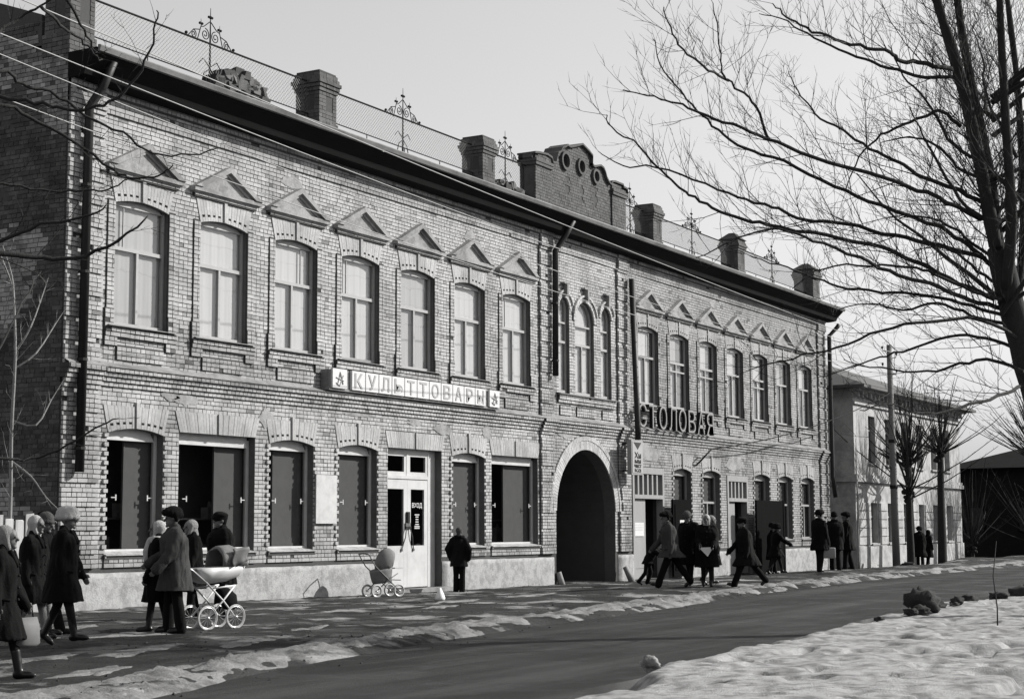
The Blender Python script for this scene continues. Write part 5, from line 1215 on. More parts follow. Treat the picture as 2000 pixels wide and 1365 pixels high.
for k, pts in enumerate(TREE['left']):
    p = kinky(pts, 4, .018, rng); n = len(p); r0 = [.036, .020, .018, .017, .015, .020, .012, .011, .013, .011, .012][k]
    q0 = Vector(p[0]); st0 = min([Vector(q) for q in TREE['leftstem']], key=lambda v: abs(v.z-q0.z+.5))
    if k not in (6, 9): p = [st0] + p; n += 1
    lm = MB(); lm.tube(p, [r0*(1-i/(n-1))**.7+.006 for i in range(n)], 7); part(lm, 'limb', M['bark'], lt, True)
    twigs(cw_, p[n//3:], r0*.7, .007, 2, rng, 3.6, .9, .12, .004)
part(cw_, 'crown', M['bark'], lt)
pt_ = thing('young_tree', 'thin pale-barked young tree against the dark side wall', 'tree', loc=(-.9, .2, 0))
tk = MB(); cw_ = MB()
base = TREE['pale'][0]
p = [(-1.0, .15, -.1)] + base; n = len(p); tk.tube(smooth_path(p, 3), [.035*(1-i/(3*(n-1)+1))+.006 for i in range(3*(n-1)+1)], 6); part(tk, 'trunk', M['palebark'], pt_, True)
for pts in TREE['pale'][1:]:
    q = smooth_path(pts, 3); cw_.tube(q, [.016*(1-i/len(q))+.004 for i in range(len(q))], 5); twigs(cw_, q, .012, .004, 1, rng, 4.5, .55, .1)
twigs(cw_, base, .012, .004, 1, rng, 4.0, .7, .2)
part(cw_, 'crown', M['palebark'], pt_)
def pollard(x, y, hh, r, label, dens=26, bl=2.3, nm='pollard_tree', lean=(0, 0)):
    t = thing(nm, label, 'shrub' if 'shrub' in nm else 'tree', {'pollard_tree': 'pollarded street trees', 'bare_shrub': 'bare shrubs at the far end', 'street_tree': 'distant bare trees'}[nm], loc=(x, y, float(gz(x, y))))
    tk = MB(); z = float(gz(x, y))
    path = [(x, y, z-.2), (x+lean[0]*.3, y, z+hh*.3), (x+lean[0]*.6+.06, y+.03, z+hh*.6), (x+lean[0], y, z+hh)]
    pp = smooth_path(path, 4); n = len(pp); tk.tube(pp, [r*(1.25-.45*i/(n-1)) for i in range(n)], 9)
    for k in range(16): tk.ball((x+lean[0]+rng.uniform(-.2, .2), y+rng.uniform(-.2, .2), z+hh+rng.uniform(-.3, .35)), rng.uniform(.06, .13), 7, 5)
    part(tk, 'trunk', M['bark'], t, True)
    cr = MB()
    for k in range(dens):
        a = rng.uniform(0, 6.283); el = rng.uniform(.2, 1.45); d = Vector((math.cos(a)*math.cos(el), math.sin(a)*math.cos(el), math.sin(el)))
        p = [Vector((x+lean[0], y, z+hh+rng.uniform(-.2, .3)))]; L_ = bl*rng.uniform(.5, 1.1)
        for q in range(5): d = (d+Vector((rng.uniform(-.1, .1), rng.uniform(-.1, .1), .06))).normalized(); p.append(p[-1]+d*L_/5)
        cr.tube(p, [.030*(1-i/6)+.004 for i in range(6)], 4, False); twigs(cr, p, .014, .004, 1, rng, 3.0, .5, .3, .005)
    part(cr, 'crown', M['bark'], t)
pollard(48.05, -1.45, 4.3, .17, 'left one of the two knobbly pollarded trees before the pale house', 60, 3.6)
pollard(50.3, -2.15, 4.7, .17, 'right one of the two knobbly pollarded trees before the pale house', 46, 3.2, lean=(.3, 0))
pollard(47.0, -1.75, 3.0, .12, 'slender forked tree right beside the utility pole', 22, 4.6)
pollard(60.5, -4.2, 4.5, .26, 'dark leaning street tree beyond the pale house', 60, 4.0, lean=(.9, -.3))
pollard(66, -5.2, 5.5, .24, 'dark street tree at the far right edge', 60, 4.5, lean=(.2, -.3))
for k, (x, y, hh, lb) in enumerate(((72, 12, 6, 'bare tree rising behind the hipped roof'), (69, -2.5, 5, 'bare tree before the left half of the dark timber house'), (95, 3, 7, 'distant bare tree rising behind the dark timber house'), (71, -6.5, 5.5, 'bare tree before the right half of the dark timber house'))):
    pollard(x, y, hh, .2, lb, 50, 5.0, 'street_tree')
for x, y, lb in ((64.5, -3.2, 'low bare shrub at the foot of the leaning street tree'), (75, -3.0, 'tall bare shrub against the wall of the dark timber house'), (70.5, -4.6, 'dense bare shrub before the dark timber house, left of two'), (73, -8.2, 'dense bare shrub before the dark timber house, right of two'), (66.5, .6, 'bare shrub in the gap beside the pale stucco house')):
    pollard(x, y, .7, .09, lb, 44, 4.4, 'bare_shrub')
sp = thing('sapling', 'pale thin sapling with forked top at the corner of the brick building', 'tree', loc=(42.3, -1.0, -.2))
tk = MB(); tk.tube(smooth_path([(42.3, -1, -.3), (42.28, -1, 1.2), (42.35, -1, 2.2), (42.3, -1, 3.2), (42.36, -1, 4.9)], 3), [.05-.003*i for i in range(13)], 6); part(tk, 'trunk', M['palebark'], sp, True)
cr = MB()
for q in ([(42.33, -1, 2.1), (42.0, -1.1, 2.4), (41.5, -1.3, 2.7), (41.2, -1.4, 3.1)], [(42.3, -1, 2.0), (42.6, -1.1, 2.5), (42.75, -1.1, 3.0)], [(42.28, -1, 1.2), (42.15, -1.1, 1.9), (42.2, -1.1, 2.6)], [(42.3, -1, 3.1), (42.7, -1, 3.5), (43.0, -1, 3.6)]):
    cr.tube(q, [.024*(1-i/len(q))+.006 for i in range(len(q))], 5); twigs(cr, q, .01, .004, 1, rng, 4, .4, .2)
part(cr, 'crown', M['palebark'], sp)
# bare stick in the snow, earth clods along the edge of the snow
sk_ = MB(); sk_.tube([(.0, -16.4, -.05), (.25, -16.35, .35), (.3, -16.3, .75), (.55, -16.3, 1.2)], [.012, .010, .008, .004], 5); o = sk_.build('dry_stalk', M['bark'], None, True); o['label'] = 'thin dark stalk standing in the snow'; o['category'] = 'stalk'
def clod(x, y, s, label, sq=.7):
    bm = bmesh.new(); bmesh.ops.create_icosphere(bm, subdivisions=3, radius=1)
    for v in bm.verts:
        d = max(.45, 1+.55*mnoise.fractal(v.co*1.1+Vector((x*3, y*3, 0)), .7, 2.1, 5)+.25*mnoise.noise(v.co*4+Vector((x, y, 9)))); v.co = Vector((v.co.x*s*d*1.25, v.co.y*s*d, v.co.z*s*sq*d))
    me = bpy.data.meshes.new('earth_clod'); bm.to_mesh(me); bm.free(); me.polygons.foreach_set('use_smooth', [True]*len(me.polygons))
    o = obj('earth_clod', me, M['clod']); o.location = (x, y, (.14 if x < 20 else float(gz(x, y)))+s*sq*.4); o['label'] = label; o['category'] = 'clod'; o['group'] = 'earth clods along the snow edge'; return o
clod(3.4, -14.5, .25, 'largest rounded dark earth clod at the edge of the snow', .95)
for k, (x, y, s) in enumerate(((2.8, -14.62, .12), (2.4, -14.6, .10), (4.2, -14.5, .13), (5.2, -14.2, .09), (6.1, -14.3, .11), (6.9, -14.3, .13), (8.2, -14.5, .15), (.4, -14.75, .07), (9.4, -14.6, .2), (4.8, -14.6, .08), (10.6, -14.4, .16))):
    clod(x, y, s, ['small dark clod left of the largest one', 'second small dark clod left of the largest one', 'dark clod just right of the largest one', 'small clod on the rim of the snow, right of the largest', 'flat dark clod on the snow rim', 'dark clod near the stalk on the snow rim', 'lumpy clod further along the snow rim', 'small lone clod on the near part of the snow rim', 'big dark clod at the right edge of the snow rim', 'tiny clod between two bigger ones on the rim', 'last dark clod at the right end of the snow rim'][k], .6)
lump = clod(-7.75, -15.15, .09, 'pale lump of ice at the near tip of the snow', .8); lump.data.materials[0] = M['snow']; lump['category'] = 'ice'; lump.name = 'ice_lump'; del lump['group']
clod(43.2, -2.7, .22, 'dark stone on the ground at the corner of the pale house', .6)['category'] = 'stone'
# ------------------------------------------------------------------ people
def fuse(mb, name, voxel, smooth=4, fold=0.0, seed=0.0):
    """weld overlapping volumes into one continuous skin"""
    me = mb.mesh('tmp'); o = bpy.data.objects.new('tmp', me); COL.objects.link(o)
    r = o.modifiers.new('r', 'REMESH'); r.mode = 'VOXEL'; r.voxel_size = voxel; r.use_smooth_shade = True
    s = o.modifiers.new('s', 'SMOOTH'); s.factor = .5; s.iterations = smooth
    dg = bpy.context.evaluated_depsgraph_get(); out = bpy.data.meshes.new_from_object(o.evaluated_get(dg))
    bpy.data.objects.remove(o); bpy.data.meshes.remove(me)
    if fold:
        n = len(out.vertices); co = np.zeros(n*3); no = np.zeros(n*3); out.vertices.foreach_get('co', co); out.vertices.foreach_get('normal', no)
        co = co.reshape(-1, 3); no = no.reshape(-1, 3)
        f = fbm(co[:, 0]*7+co[:, 1]*5+seed, co[:, 2]*3.0+seed, 1.0, 3, 3)+.6*fbm(co[:, 0]*16, co[:, 1]*16+co[:, 2]*5+seed, 1.0, 7, 2)
        co = co+no*(f*fold)[:, None]; out.vertices.foreach_set('co', co.ravel()); out.update()
    out.name = name
    if not out.polygons: return out
    out.polygons.foreach_set('use_smooth', [True]*len(out.polygons))
    return out

NEAR_V = .0131
PD = dict(lean=4, L=(8, 6), R=(-6, 8), aL=(6, 5, 14), aR=(-6, 5, 12), inL=0, inR=0, hy=0, hp=0)
def person(label, group, x, y, face, H, pose, wear, vox=.015, zoff=None):
    """face: direction (dx, dy) the person looks; pose angles in degrees; wear: clothing"""
    p = dict(PD); p.update(pose)
    z = float(gz(x, y)) if zoff is None else zoff
    t = thing('person', label, 'person', group, (x, y, z), math.atan2(face[1], face[0]))
    seed = x*1.7+y
    s_ = H
    legs = {}; low = 9
    for k, sgn in (('L', 1), ('R', -1)):
        sw, kn = RAD(p[k][0]), RAD(p[k][1])
        hip = Vector((0, sgn*.052*s_, 0)); kn_ = hip+Vector((math.sin(sw), 0, -math.cos(sw)))*.240*s_
        a2 = sw-kn; ank = kn_+Vector((math.sin(a2), 0, -math.cos(a2)))*.225*s_
        fp = RAD(40) if a2 < RAD(-22) else (RAD(-14) if a2 > RAD(16) else 0.0)
        fd = Vector((math.cos(fp), 0, -math.sin(fp))); fu = Vector((math.sin(fp), 0, math.cos(fp)))
        heel = ank-fu*.038*s_-fd*.02*s_; toe = ank-fu*.038*s_+fd*.094*s_
        legs[k] = (hip, kn_, ank, heel, toe, fd, fu); low = min(low, heel.z, toe.z)
    hipz = -low
    up_ = Vector((0, 0, hipz))
    for k in legs: legs[k] = tuple([q+up_ for q in legs[k][:5]])+legs[k][5:]
    P0 = Vector((0, 0, hipz)); ln = RAD(p['lean']); u = Vector((math.sin(ln), 0, math.cos(ln))); f = Vector((math.cos(ln), 0, -math.sin(ln))); Y = Vector((0, 1, 0))
    chest = P0+u*.20*s_; neck = P0+u*.318*s_
    hd = Vector((math.sin(ln*.4+RAD(p['hp'])), 0, math.cos(ln*.4+RAD(p['hp'])))); 
    hy = RAD(p['hy']); hc = neck+hd*.088*s_+f*.012*s_
    Rh = Matrix.Rotation(hy, 3, 'Z') @ Matrix.Rotation(RAD(p['hp'])+ln*.4, 3, 'Y')
    hf = Rh @ Vector((1, 0, 0)); hu = Rh @ Vector((0, 0, 1)); hs = Rh @ Vector((0, 1, 0))
    arms = {}
    for k, sgn in (('L', 1), ('R', -1)):
        sw, ab, el = [RAD(q) for q in p['a'+k]]; inn = p['in'+k]
        S = P0+u*.288*s_+Y*sgn*.098*s_
        d1 = Vector((math.sin(sw+ln)*math.cos(ab), sgn*math.sin(ab), -math.cos(sw+ln)*math.cos(ab)))
        E_ = S+d1*.168*s_; d2 = Vector((math.sin(sw+el+ln), sgn*(math.sin(ab)*.4-inn), -math.cos(sw+el+ln))).normalized()
        W_ = E_+d2*.145*s_; arms[k] = (S, E_, W_, d2, sgn)
    # ---- body: one continuous skin with head, hands and feet
    b = MB()
    for k in legs:
        hip, kn_, ank, heel, toe, fd, fu = legs[k]
        b.cap(hip, kn_, .052*s_, .034*s_); b.cap(kn_, ank, .033*s_, .021*s_); b.cap(heel+fu*.02*s_, toe+fu*.012*s_, .02*s_, .014*s_)
    b.loft([(P0-u*.03*s_, f*.05*s_, Y*.075*s_), (P0+u*.02*s_, f*.06*s_, Y*.092*s_), (P0+u*.09*s_, f*.052*s_, Y*.075*s_), (chest, f*.062*s_, Y*.09*s_), (P0+u*.285*s_, f*.05*s_, Y*.098*s_), (neck, f*.03*s_, Y*.035*s_)])
    b.cap(neck-u*.02*s_, hc-hu*.03*s_, .034*s_, .031*s_)
    b.ball(hc+hu*.012*s_, (.058*s_, .046*s_, .054*s_), 16, 12, Rh); b.ball(hc-hu*.024*s_+hf*.014*s_, (.040*s_, .036*s_, .044*s_), 14, 10, Rh)
    b.cap(hc+hf*.052*s_+hu*.008*s_, hc+hf*.068*s_-hu*.012*s_, .006*s_, .010*s_); b.cap(hc+hf*.048*s_-hu*.058*s_-hs*.006*s_, hc+hf*.048*s_-hu*.058*s_+hs*.006*s_, .012*s_, .012*s_)
    b.cap(hc+hf*.053*s_-hu*.034*s_-hs*.010*s_, hc+hf*.053*s_-hu*.034*s_+hs*.010*s_, .006*s_, .006*s_); b.cap(hc+hf*.046*s_+hu*.018*s_-hs*.024*s_, hc+hf*.046*s_+hu*.018*s_+hs*.024*s_, .008*s_, .008*s_)
    for sg_ in (-1, 1): b.ball(hc+hs*sg_*.047*s_-hf*.004*s_, (.012*s_, .006*s_, .018*s_), 8, 6, Rh)
    for k in arms:
        S, E_, W_, d2, sgn = arms[k]
        b.cap(S, E_, .030*s_, .024*s_); b.cap(E_, W_, .023*s_, .016*s_)
        lat = d2.cross(Y); lat = lat.normalized() if lat.length > .1 else Vector((1, 0, 0)); side = lat.cross(d2).normalized()
        pc = W_+d2*.028*s_; b.cap(W_, pc+d2*.012*s_, .016*s_, .017*s_); b.cap(pc-lat*.012*s_, pc+lat*.012*s_, .013*s_, .013*s_)
        curl = (d2*.8-side*sgn*.35).normalized()
        for q, L_ in enumerate((.036, .042, .040, .031)):
            r_ = pc+d2*.022*s_+lat*(.018-.012*q)*s_; mdl = r_+d2*L_*.5*s_; b.cap(r_, mdl, .0058*s_, .0054*s_, 8); b.cap(mdl, mdl+curl*L_*.5*s_, .0054*s_, .0046*s_, 8)
        r_ = W_+d2*.015*s_+lat*.018*s_; mdl = r_+(d2*.6+lat*.8).normalized()*.022*s_; b.cap(r_, mdl, .0068*s_, .006*s_, 8); b.cap(mdl, mdl+d2*.02*s_, .006*s_, .005*s_, 8)
    obj('body', fuse(b, 'body', .0105 if vox <= NEAR_V else (.0135 if vox < .02 else .018), 2), wear.get('skin', M['skin']), t)
    for sg_ in (-1, 1):
        e = MB(); e.ball(hc+hf*.051*s_+hu*.004*s_+hs*sg_*.020*s_, .0075*s_, 8, 6); e.build('eye', M['ink'], t, True)
    # ---- legwear and boots
    lw = wear.get('legs', 'trousers'); lm = wear.get('legmat', M['dark'])
    b = MB(); k1, k2, k3 = (.058, .046, .046) if lw == 'trousers' else (.054, .037, .027)
    for k in legs:
        hip, kn_, ank, heel, toe, fd, fu = legs[k]
        b.cap(hip, kn_, k1*s_, k2*s_); b.cap(kn_, ank+(ank-kn_)*(.06 if lw == 'trousers' else -.05), k2*s_*.98, k3*s_)
    b.ball(P0, (.07*s_, .09*s_, .06*s_))
    obj('trousers' if lw == 'trousers' else 'stockings', fuse(b, 'legwear', vox, 3, .02 if lw == 'trousers' else .004, seed), lm, t)
    for k in legs:
        hip, kn_, ank, heel, toe, fd, fu = legs[k]; b = MB()
        b.cap(heel+fu*.024*s_, toe+fu*.020*s_-fd*.02*s_, .026*s_, .024*s_); b.cap(toe+fu*.018*s_-fd*.03*s_, toe+fu*.016*s_, .024*s_, .017*s_)
        b.cap(heel-fd*.004*s_+fu*.008*s_, heel+fd*.03*s_+fu*.008*s_, .016*s_, .016*s_)
        bh = wear.get('boot', .10); b.cap(ank-fu*.01*s_, ank+(kn_-ank)*bh/.225, .029*s_, (.033 if bh > .12 else .028)*s_)
        obj('boot', fuse(b, 'boot', .014, 2), wear.get('bootmat', M['boot']), t)
    # ---- coat
    hem = wear.get('hem', .20); fl = wear.get('flare', 1.0); cm = wear.get('coat', M['black'])
    dn = Vector((0, 0, -1)); av = ((legs['L'][1]+legs['R'][1])/2-P0); av.z = 0; spread = abs(legs['L'][1].x-legs['R'][1].x)
    b = MB(); W = wear.get('w', 1.0)*1.10
    rings = []
    for q, rx, ry in ((.0, .100, .125), (.35, .105, .128), (.7, .112*fl, .134*fl), (1.0, .118*fl, .140*fl)):
        c = P0+dn*hem*q*s_+av*q*.8
        rings.append((c, Vector((1, 0, 0))*(rx*W*s_+spread*.30*q), Y*ry*W*s_))
    rings = rings[::-1]
    for q, rx, ry in ((.08, .090, .112), (.17, .096, .120), (.24, .092, .128), (.285, .075, .118), (.312, .052, .075), (.335, .046, .052)): rings.append((P0+u*q*s_, f*rx*W*s_, Y*ry*W*s_))
    b.loft(rings, 22)
    for k in arms:
        S, E_, W_, d2, sgn = arms[k]
        b.cap(S-Y*sgn*.012*s_-u*.008*s_, E_, .050*W*s_, .041*W*s_); b.cap(E_, W_+d2*.026*s_, .041*W*s_, .033*W*s_)
    if wear.get('collar', True):
        b.cap(neck+u*.012*s_+Y*.03*s_-f*.01*s_, neck+u*.012*s_-Y*.03*s_-f*.01*s_, .040*s_, .040*s_)
    obj('coat', fuse(b, 'coat', vox, 3, .055, seed), cm, t)
    for q in range(4):
        bt_ = MB(); r_ = rings[-1-min(5, 2+q)]; bt_.ball(P0+u*(.25-.075*q)*s_+f*(.094+.006*q)*W*s_, .009*s_, 7, 5); bt_.build('button', M['iron'], t, True)
    for sg_ in (-1, 1):
        lp_ = MB(); lp_.cap(neck+f*.046*s_+Y*sg_*.030*s_, P0+u*.235*s_+f*.088*W*s_+Y*sg_*.018*s_, .016*s_, .010*s_, 8); lp_.build('lapel', cm, t, True)
        pk_ = MB(); c_ = P0+u*.02*s_+f*.07*W*s_+Y*sg_*.088*W*s_; pk_.cap(c_-f*.03*s_+Y*sg_*.012*s_, c_+f*.02*s_, .010*s_, .010*s_, 8); pk_.build('pocket_flap', cm, t, True)
    if wear.get('furcollar'):
        b = MB()
        for q in range(10):
            a = 2*math.pi*q/10; b.ball(neck+u*.010*s_+f*.052*s_*math.cos(a)+Y*.062*s_*math.sin(a), .032*s_, 8, 6)
        obj('collar', fuse(b, 'collar', .013, 2, .02, seed), wear['furcollar'], t)
    # ---- head wear
    h = wear.get('hat'); hm = wear.get('hatmat', M['fur']); b = MB()
    if h == 'ushanka':
        b.ball(hc+hu*.055*s_-hf*.004*s_, (.078*s_, .066*s_, .048*s_), 16, 10, Rh)
        for q in range(14):
            a = 2*math.pi*q/14; b.ball(hc+hu*(.040+.012*math.cos(a))*s_+hf*.066*s_*math.cos(a)+hs*.056*s_*math.sin(a), (.024*s_, .024*s_, .030*s_), 8, 6)
        for sg_ in (-1, 1): b.cap(hc+hs*sg_*.052*s_+hu*.03*s_-hf*.02*s_, hc+hs*sg_*.050*s_-hu*.012*s_-hf*.026*s_, .020*s_, .015*s_)
        obj('hat', fuse(b, 'hat', .014, 2, .028, seed), hm, t)
    elif h == 'cap':
        b.ball(hc+hu*.052*s_-hf*.006*s_, (.076*s_, .068*s_, .034*s_), 16, 10, Rh); b.cap(hc+hu*.032*s_-hf*.02*s_, hc+hu*.036*s_+hf*.02*s_, .058*s_, .056*s_)
        b.loft([(hc+hu*.032*s_+hf*.05*s_, hs*.045*s_, hu*.006*s_), (hc+hu*.026*s_+hf*.085*s_, hs*.030*s_, hu*.004*s_)])
        obj('hat', fuse(b, 'hat', .010, 2), hm, t)
    elif h == 'knit':
        b.ball(hc+hu*.036*s_-hf*.006*s_, (.068*s_, .058*s_, .062*s_), 16, 12, Rh)
        for q in range(14):
            a = 2*math.pi*q/14; b.ball(hc+hu*.020*s_+hf*(.060*math.cos(a)-.006)*s_+hs*.050*s_*math.sin(a), .017*s_, 8, 6)
        obj('hat', fuse(b, 'hat', .011, 2, .012, seed), hm, t)
    elif h == 'bigfur':
        b.ball(hc+hu*.045*s_-hf*.008*s_, (.088*s_, .080*s_, .070*s_), 16, 12, Rh)
        for q in range(12):
            a = 2*math.pi*q/12; b.ball(hc+hu*.020*s_+hf*(.070*math.cos(a)-.008)*s_+hs*.062*s_*math.sin(a), .028*s_, 8, 6)
        obj('hat', fuse(b, 'hat', .012, 3, .03, seed), hm, t)
    elif h in ('shawl', 'bigshawl'):
        b.ball(hc+hu*.014*s_-hf*.020*s_, (.068*s_, .058*s_, .066*s_), 18, 12, Rh)
        for sg_ in (-1, 1): b.cap(hc+hs*sg_*.043*s_+hu*.02*s_-hf*.004*s_, hc+hs*sg_*.030*s_-hu*.060*s_+hf*.016*s_, .018*s_, .020*s_)
        b.cap(hc-hu*.02*s_-hf*.03*s_, neck-f*.030*s_+u*.01*s_, .048*s_, .050*s_); b.cap(hc-hu*.070*s_+hf*.02*s_, neck+f*.024*s_-u*.006*s_, .024*s_, .032*s_)
        if h == 'bigshawl':
            for q in range(12):
                a = 2*math.pi*q/12; b.ball(neck-u*.008*s_+f*.060*s_*math.cos(a)+Y*.070*s_*math.sin(a), .038*s_, 8, 6)
            b.cap(neck+f*.06*s_-u*.01*s_, chest+f*.095*s_+u*.01*s_+Y*.02*s_, .040*s_, .045*s_); b.cap(chest+f*.095*s_+Y*.02*s_, P0+u*.10*s_+f*.10*s_+Y*.025*s_, .042*s_, .034*s_)
        obj('headscarf', fuse(b, 'headscarf', .013, 2, .018, seed), hm, t)
    if wear.get('hair'):
        b = MB(); b.ball(hc+hu*.022*s_-hf*.014*s_, (.060*s_, .053*s_, .052*s_), 16, 12, Rh); b.cap(hc-hf*.03*s_, hc-hf*.036*s_-hu*.035*s_, .042*s_, .030*s_)
        obj('hair', fuse(b, 'hair', .011, 2, .012, seed), wear['hair'], t)
    Mw = Matrix.Translation(Vector((x, y, z))) @ Matrix.Rotation(t.rotation_euler.z, 4, 'Z')
    return t, {k: Mw @ (arms[k][2]+arms[k][3]*.05*s_) for k in arms}, Mw

RT = Vector((.494, -.869)); AW = Vector((.869, .494))      # along the picture to the right, and away from the viewer
LFc, RTc = (-RT.x, -RT.y), (RT.x, RT.y)
def dirv(r, a): v = RT*r+AW*a; return (v.x, v.y)
GA, GB, GC, GD = 'walkers at the left edge', 'family with the pram', 'people outside the canteen', 'distant passers-by'
NEAR = .013
# left edge group, walking right
person('walker in black fur hat mostly cut off by the left edge', GA, -9.05, -7.75, RTc, 1.68, dict(L=(18, 10), R=(-16, 20)), dict(hat='ushanka', coat=M['black']), NEAR)
w_, hnd, _ = person('foreground walker with pale knitted headscarf at the left edge, carrying a bag', GA, -10.13, -9.42, RTc, 1.50, dict(lean=6, L=(20, 8), R=(-22, 18), aR=(-10, 8, 8)), dict(hat='shawl', hatmat=M['greyknit'], coat=M['black'], legs='st', legmat=M['stock'], boot=.14, hem=.24), NEAR)
bagpos = hnd['L']
person('walker in white headscarf in the middle of the left group', GA, -6.15, -5.75, dirv(.9, -.3), 1.60, dict(L=(16, 6), R=(-14, 16)), dict(hat='shawl', hatmat=M['whiteknit'], coat=M['char'], legs='st', legmat=M['palest'], boot=.05, hem=.22), NEAR)
person('walker in mid-grey knitted cap behind the white fur hat', GA, -5.62, -5.33, dirv(.9, -.2), 1.62, dict(L=(14, 6), R=(-14, 14), hp=10), dict(hat='knit', hatmat=M['browncap'], coat=M['black'], legs='st', legmat=M['palest'], boot=.05), NEAR)
person('tall walker in dark cap at the back of the left group', GA, -5.1, -4.85, dirv(.95, .1), 1.72, dict(L=(22, 8), R=(-24, 14)), dict(hat='cap', coat=M['black'], hem=.16), NEAR)
person('walker in white fluffy hat, long black coat and high boots', GA, -6.43, -6.57, RTc, 1.64, dict(lean=3, L=(-12, 12), R=(16, 4), aR=(-4, 3, 8), aL=(8, 4, 18)), dict(hat='bigfur', hatmat=M['whiteknit'], coat=M['black'], legs='st', legmat=M['stock'], boot=.19, hem=.21), NEAR)
# family with the pram
t_, hfur, _ = person('person in black fur hat and grey tweed coat holding the pram handle', GB, -3.89, -6.15, dirv(-.93, -.3), 1.72, dict(lean=2, L=(-4, 4), R=(9, 8), aL=(12, 10, 28), aR=(16, 12, 40), inR=.25), dict(hat='ushanka', coat=M['grey'], hem=.17, legmat=M['dark'], w=1.06, boot=.06), .012)
person('person in fluffy white shawl and long black coat walking left', GB, -3.72, -5.72, dirv(-1, -.15), 1.57, dict(lean=3, L=(14, 6), R=(-6, 8), aL=(4, 4, 16), aR=(4, 4, 22), inL=.12, inR=.12), dict(hat='bigshawl', hatmat=M['whiteknit'], coat=M['black'], legs='st', legmat=M['stock'], boot=.19, hem=.24), .012)
person('person in pale headscarf behind the pram', GB, -.9, -3.9, dirv(-.75, -.6), 1.60, dict(), dict(hat='shawl', hatmat=M['greyknit'], coat=M['black']), NEAR)
person('stout person in dark cap and black overcoat behind the pram', GB, -.45, -4.1, dirv(-.8, -.6), 1.71, dict(lean=0, aL=(0, 12, 14), aR=(0, 12, 14)), dict(hat='cap', hatmat=M['fur'], coat=M['black'], w=1.16, hem=.19, hair=M['fur']), NEAR)
# lone figure at the window
person('lone person in short dark coat, hands in pockets, looking into a shop window', 'people on the pavement', 11.95, -1.05, dirv(.25, .97), 1.55, dict(lean=0, L=(0, 2), R=(-2, 3), aL=(-18, 26, 42), aR=(-18, 26, 42), inL=.35, inR=.35, hp=-4), dict(hair=M['browncap'], coat=M['char'], hem=.12, w=.95, boot=.14, furcollar=M['black']))
# canteen group
person('child in dark clothes bending forward beside the archway', GC, 16.1, -4.0, dirv(.95, -.2), 1.16, dict(lean=34, L=(18, 40), R=(-8, 30), aL=(30, 6, 20), aR=(20, 6, 30), hp=8), dict(hat='knit', hatmat=M['char'], coat=M['dark'], hem=.06, boot=.1))
person('striding person in light-backed jacket and flared trousers walking left', GC, 13.75, -5.7, dirv(-1, -.1), 1.80, dict(lean=7, L=(24, 4), R=(-30, 6), aL=(-14, 8, 12), aR=(16, 8, 20)), dict(hat='ushanka', coat=M['grey'], hem=.10, legmat=M['black'], w=1.08, boot=.05))
person('person in grey knitted hat looking down among the canteen group', GC, 14.5, -5.85, dirv(-.5, -.85), 1.74, dict(hp=18, L=(14, 6), R=(-14, 14)), dict(hat='knit', hatmat=M['browncap'], coat=M['black'], legs='st', legmat=M['stock'], boot=.1, hem=.23, w=1.14))
pp, hsc, _ = person('person in white headscarf holding a folded paper', GC, 14.35, -6.35, dirv(-.1, -1), 1.70, dict(aL=(16, 6, 34), aR=(16, 6, 34), inL=.2, inR=.1, L=(3, 4), R=(-4, 6)), dict(hat='shawl', hatmat=M['whiteknit'], coat=M['black'], legs='st', legmat=M['stock'], boot=.05, hem=.24, w=1.14))
person('person with pale hair at the back of the canteen group, turned right', GC, 15.3, -6.05, dirv(.9, .3), 1.66, dict(hp=-6, L=(8, 6), R=(-12, 16)), dict(hair=M['greyknit'], coat=M['black'], hem=.24, flare=1.1, legs='st', legmat=M['stock'], boot=.16))
person('striding person in long dark coat with sunlit back walking left', GC, 15.05, -7.05, dirv(-1, -.15), 1.70, dict(lean=6, L=(26, 4), R=(-34, 6), aL=(-12, 8, 16), aR=(14, 8, 24)), dict(hat='cap', coat=M['char'], hem=.18, flare=1.05, legmat=M['black'], w=1.05, boot=.05))
person('person in dark fur hat standing in the second canteen doorway', GC, 32.8, -1.0, RTc, 1.78, dict(lean=0), dict(hat='ushanka', coat=M['black'], hem=.22))
person('person in round fur hat stepping right with one arm held out', GC, 29.6, -2.3, RTc, 1.62, dict(lean=6, L=(22, 10), R=(-14, 14), aL=(-10, 8, 10), aR=(38, 10, 14)), dict(hat='bigfur', hatmat=M['fur'], coat=M['black'], legs='st', legmat=M['stock'], boot=.10, hem=.16, flare=1.1))
m1, hm1, _ = person('nearest of three standing people at the building corner, holding a case', GC, 26.3, -4.95, dirv(.75, .6), 1.86, dict(lean=1, aR=(4, 6, 8)), dict(hat='ushanka', coat=M['black'], w=1.05, hem=.15))
person('middle of three standing people at the building corner', GC, 28.3, -4.75, dirv(.1, 1), 1.82, dict(lean=0), dict(hat='knit', hatmat=M['fur'], coat=M['black'], hem=.16))
person('right-hand one of three standing people at the building corner, facing left', GC, 29.2, -4.85, dirv(-.9, .2), 1.82, dict(lean=0), dict(hat='ushanka', coat=M['black'], hem=.16))
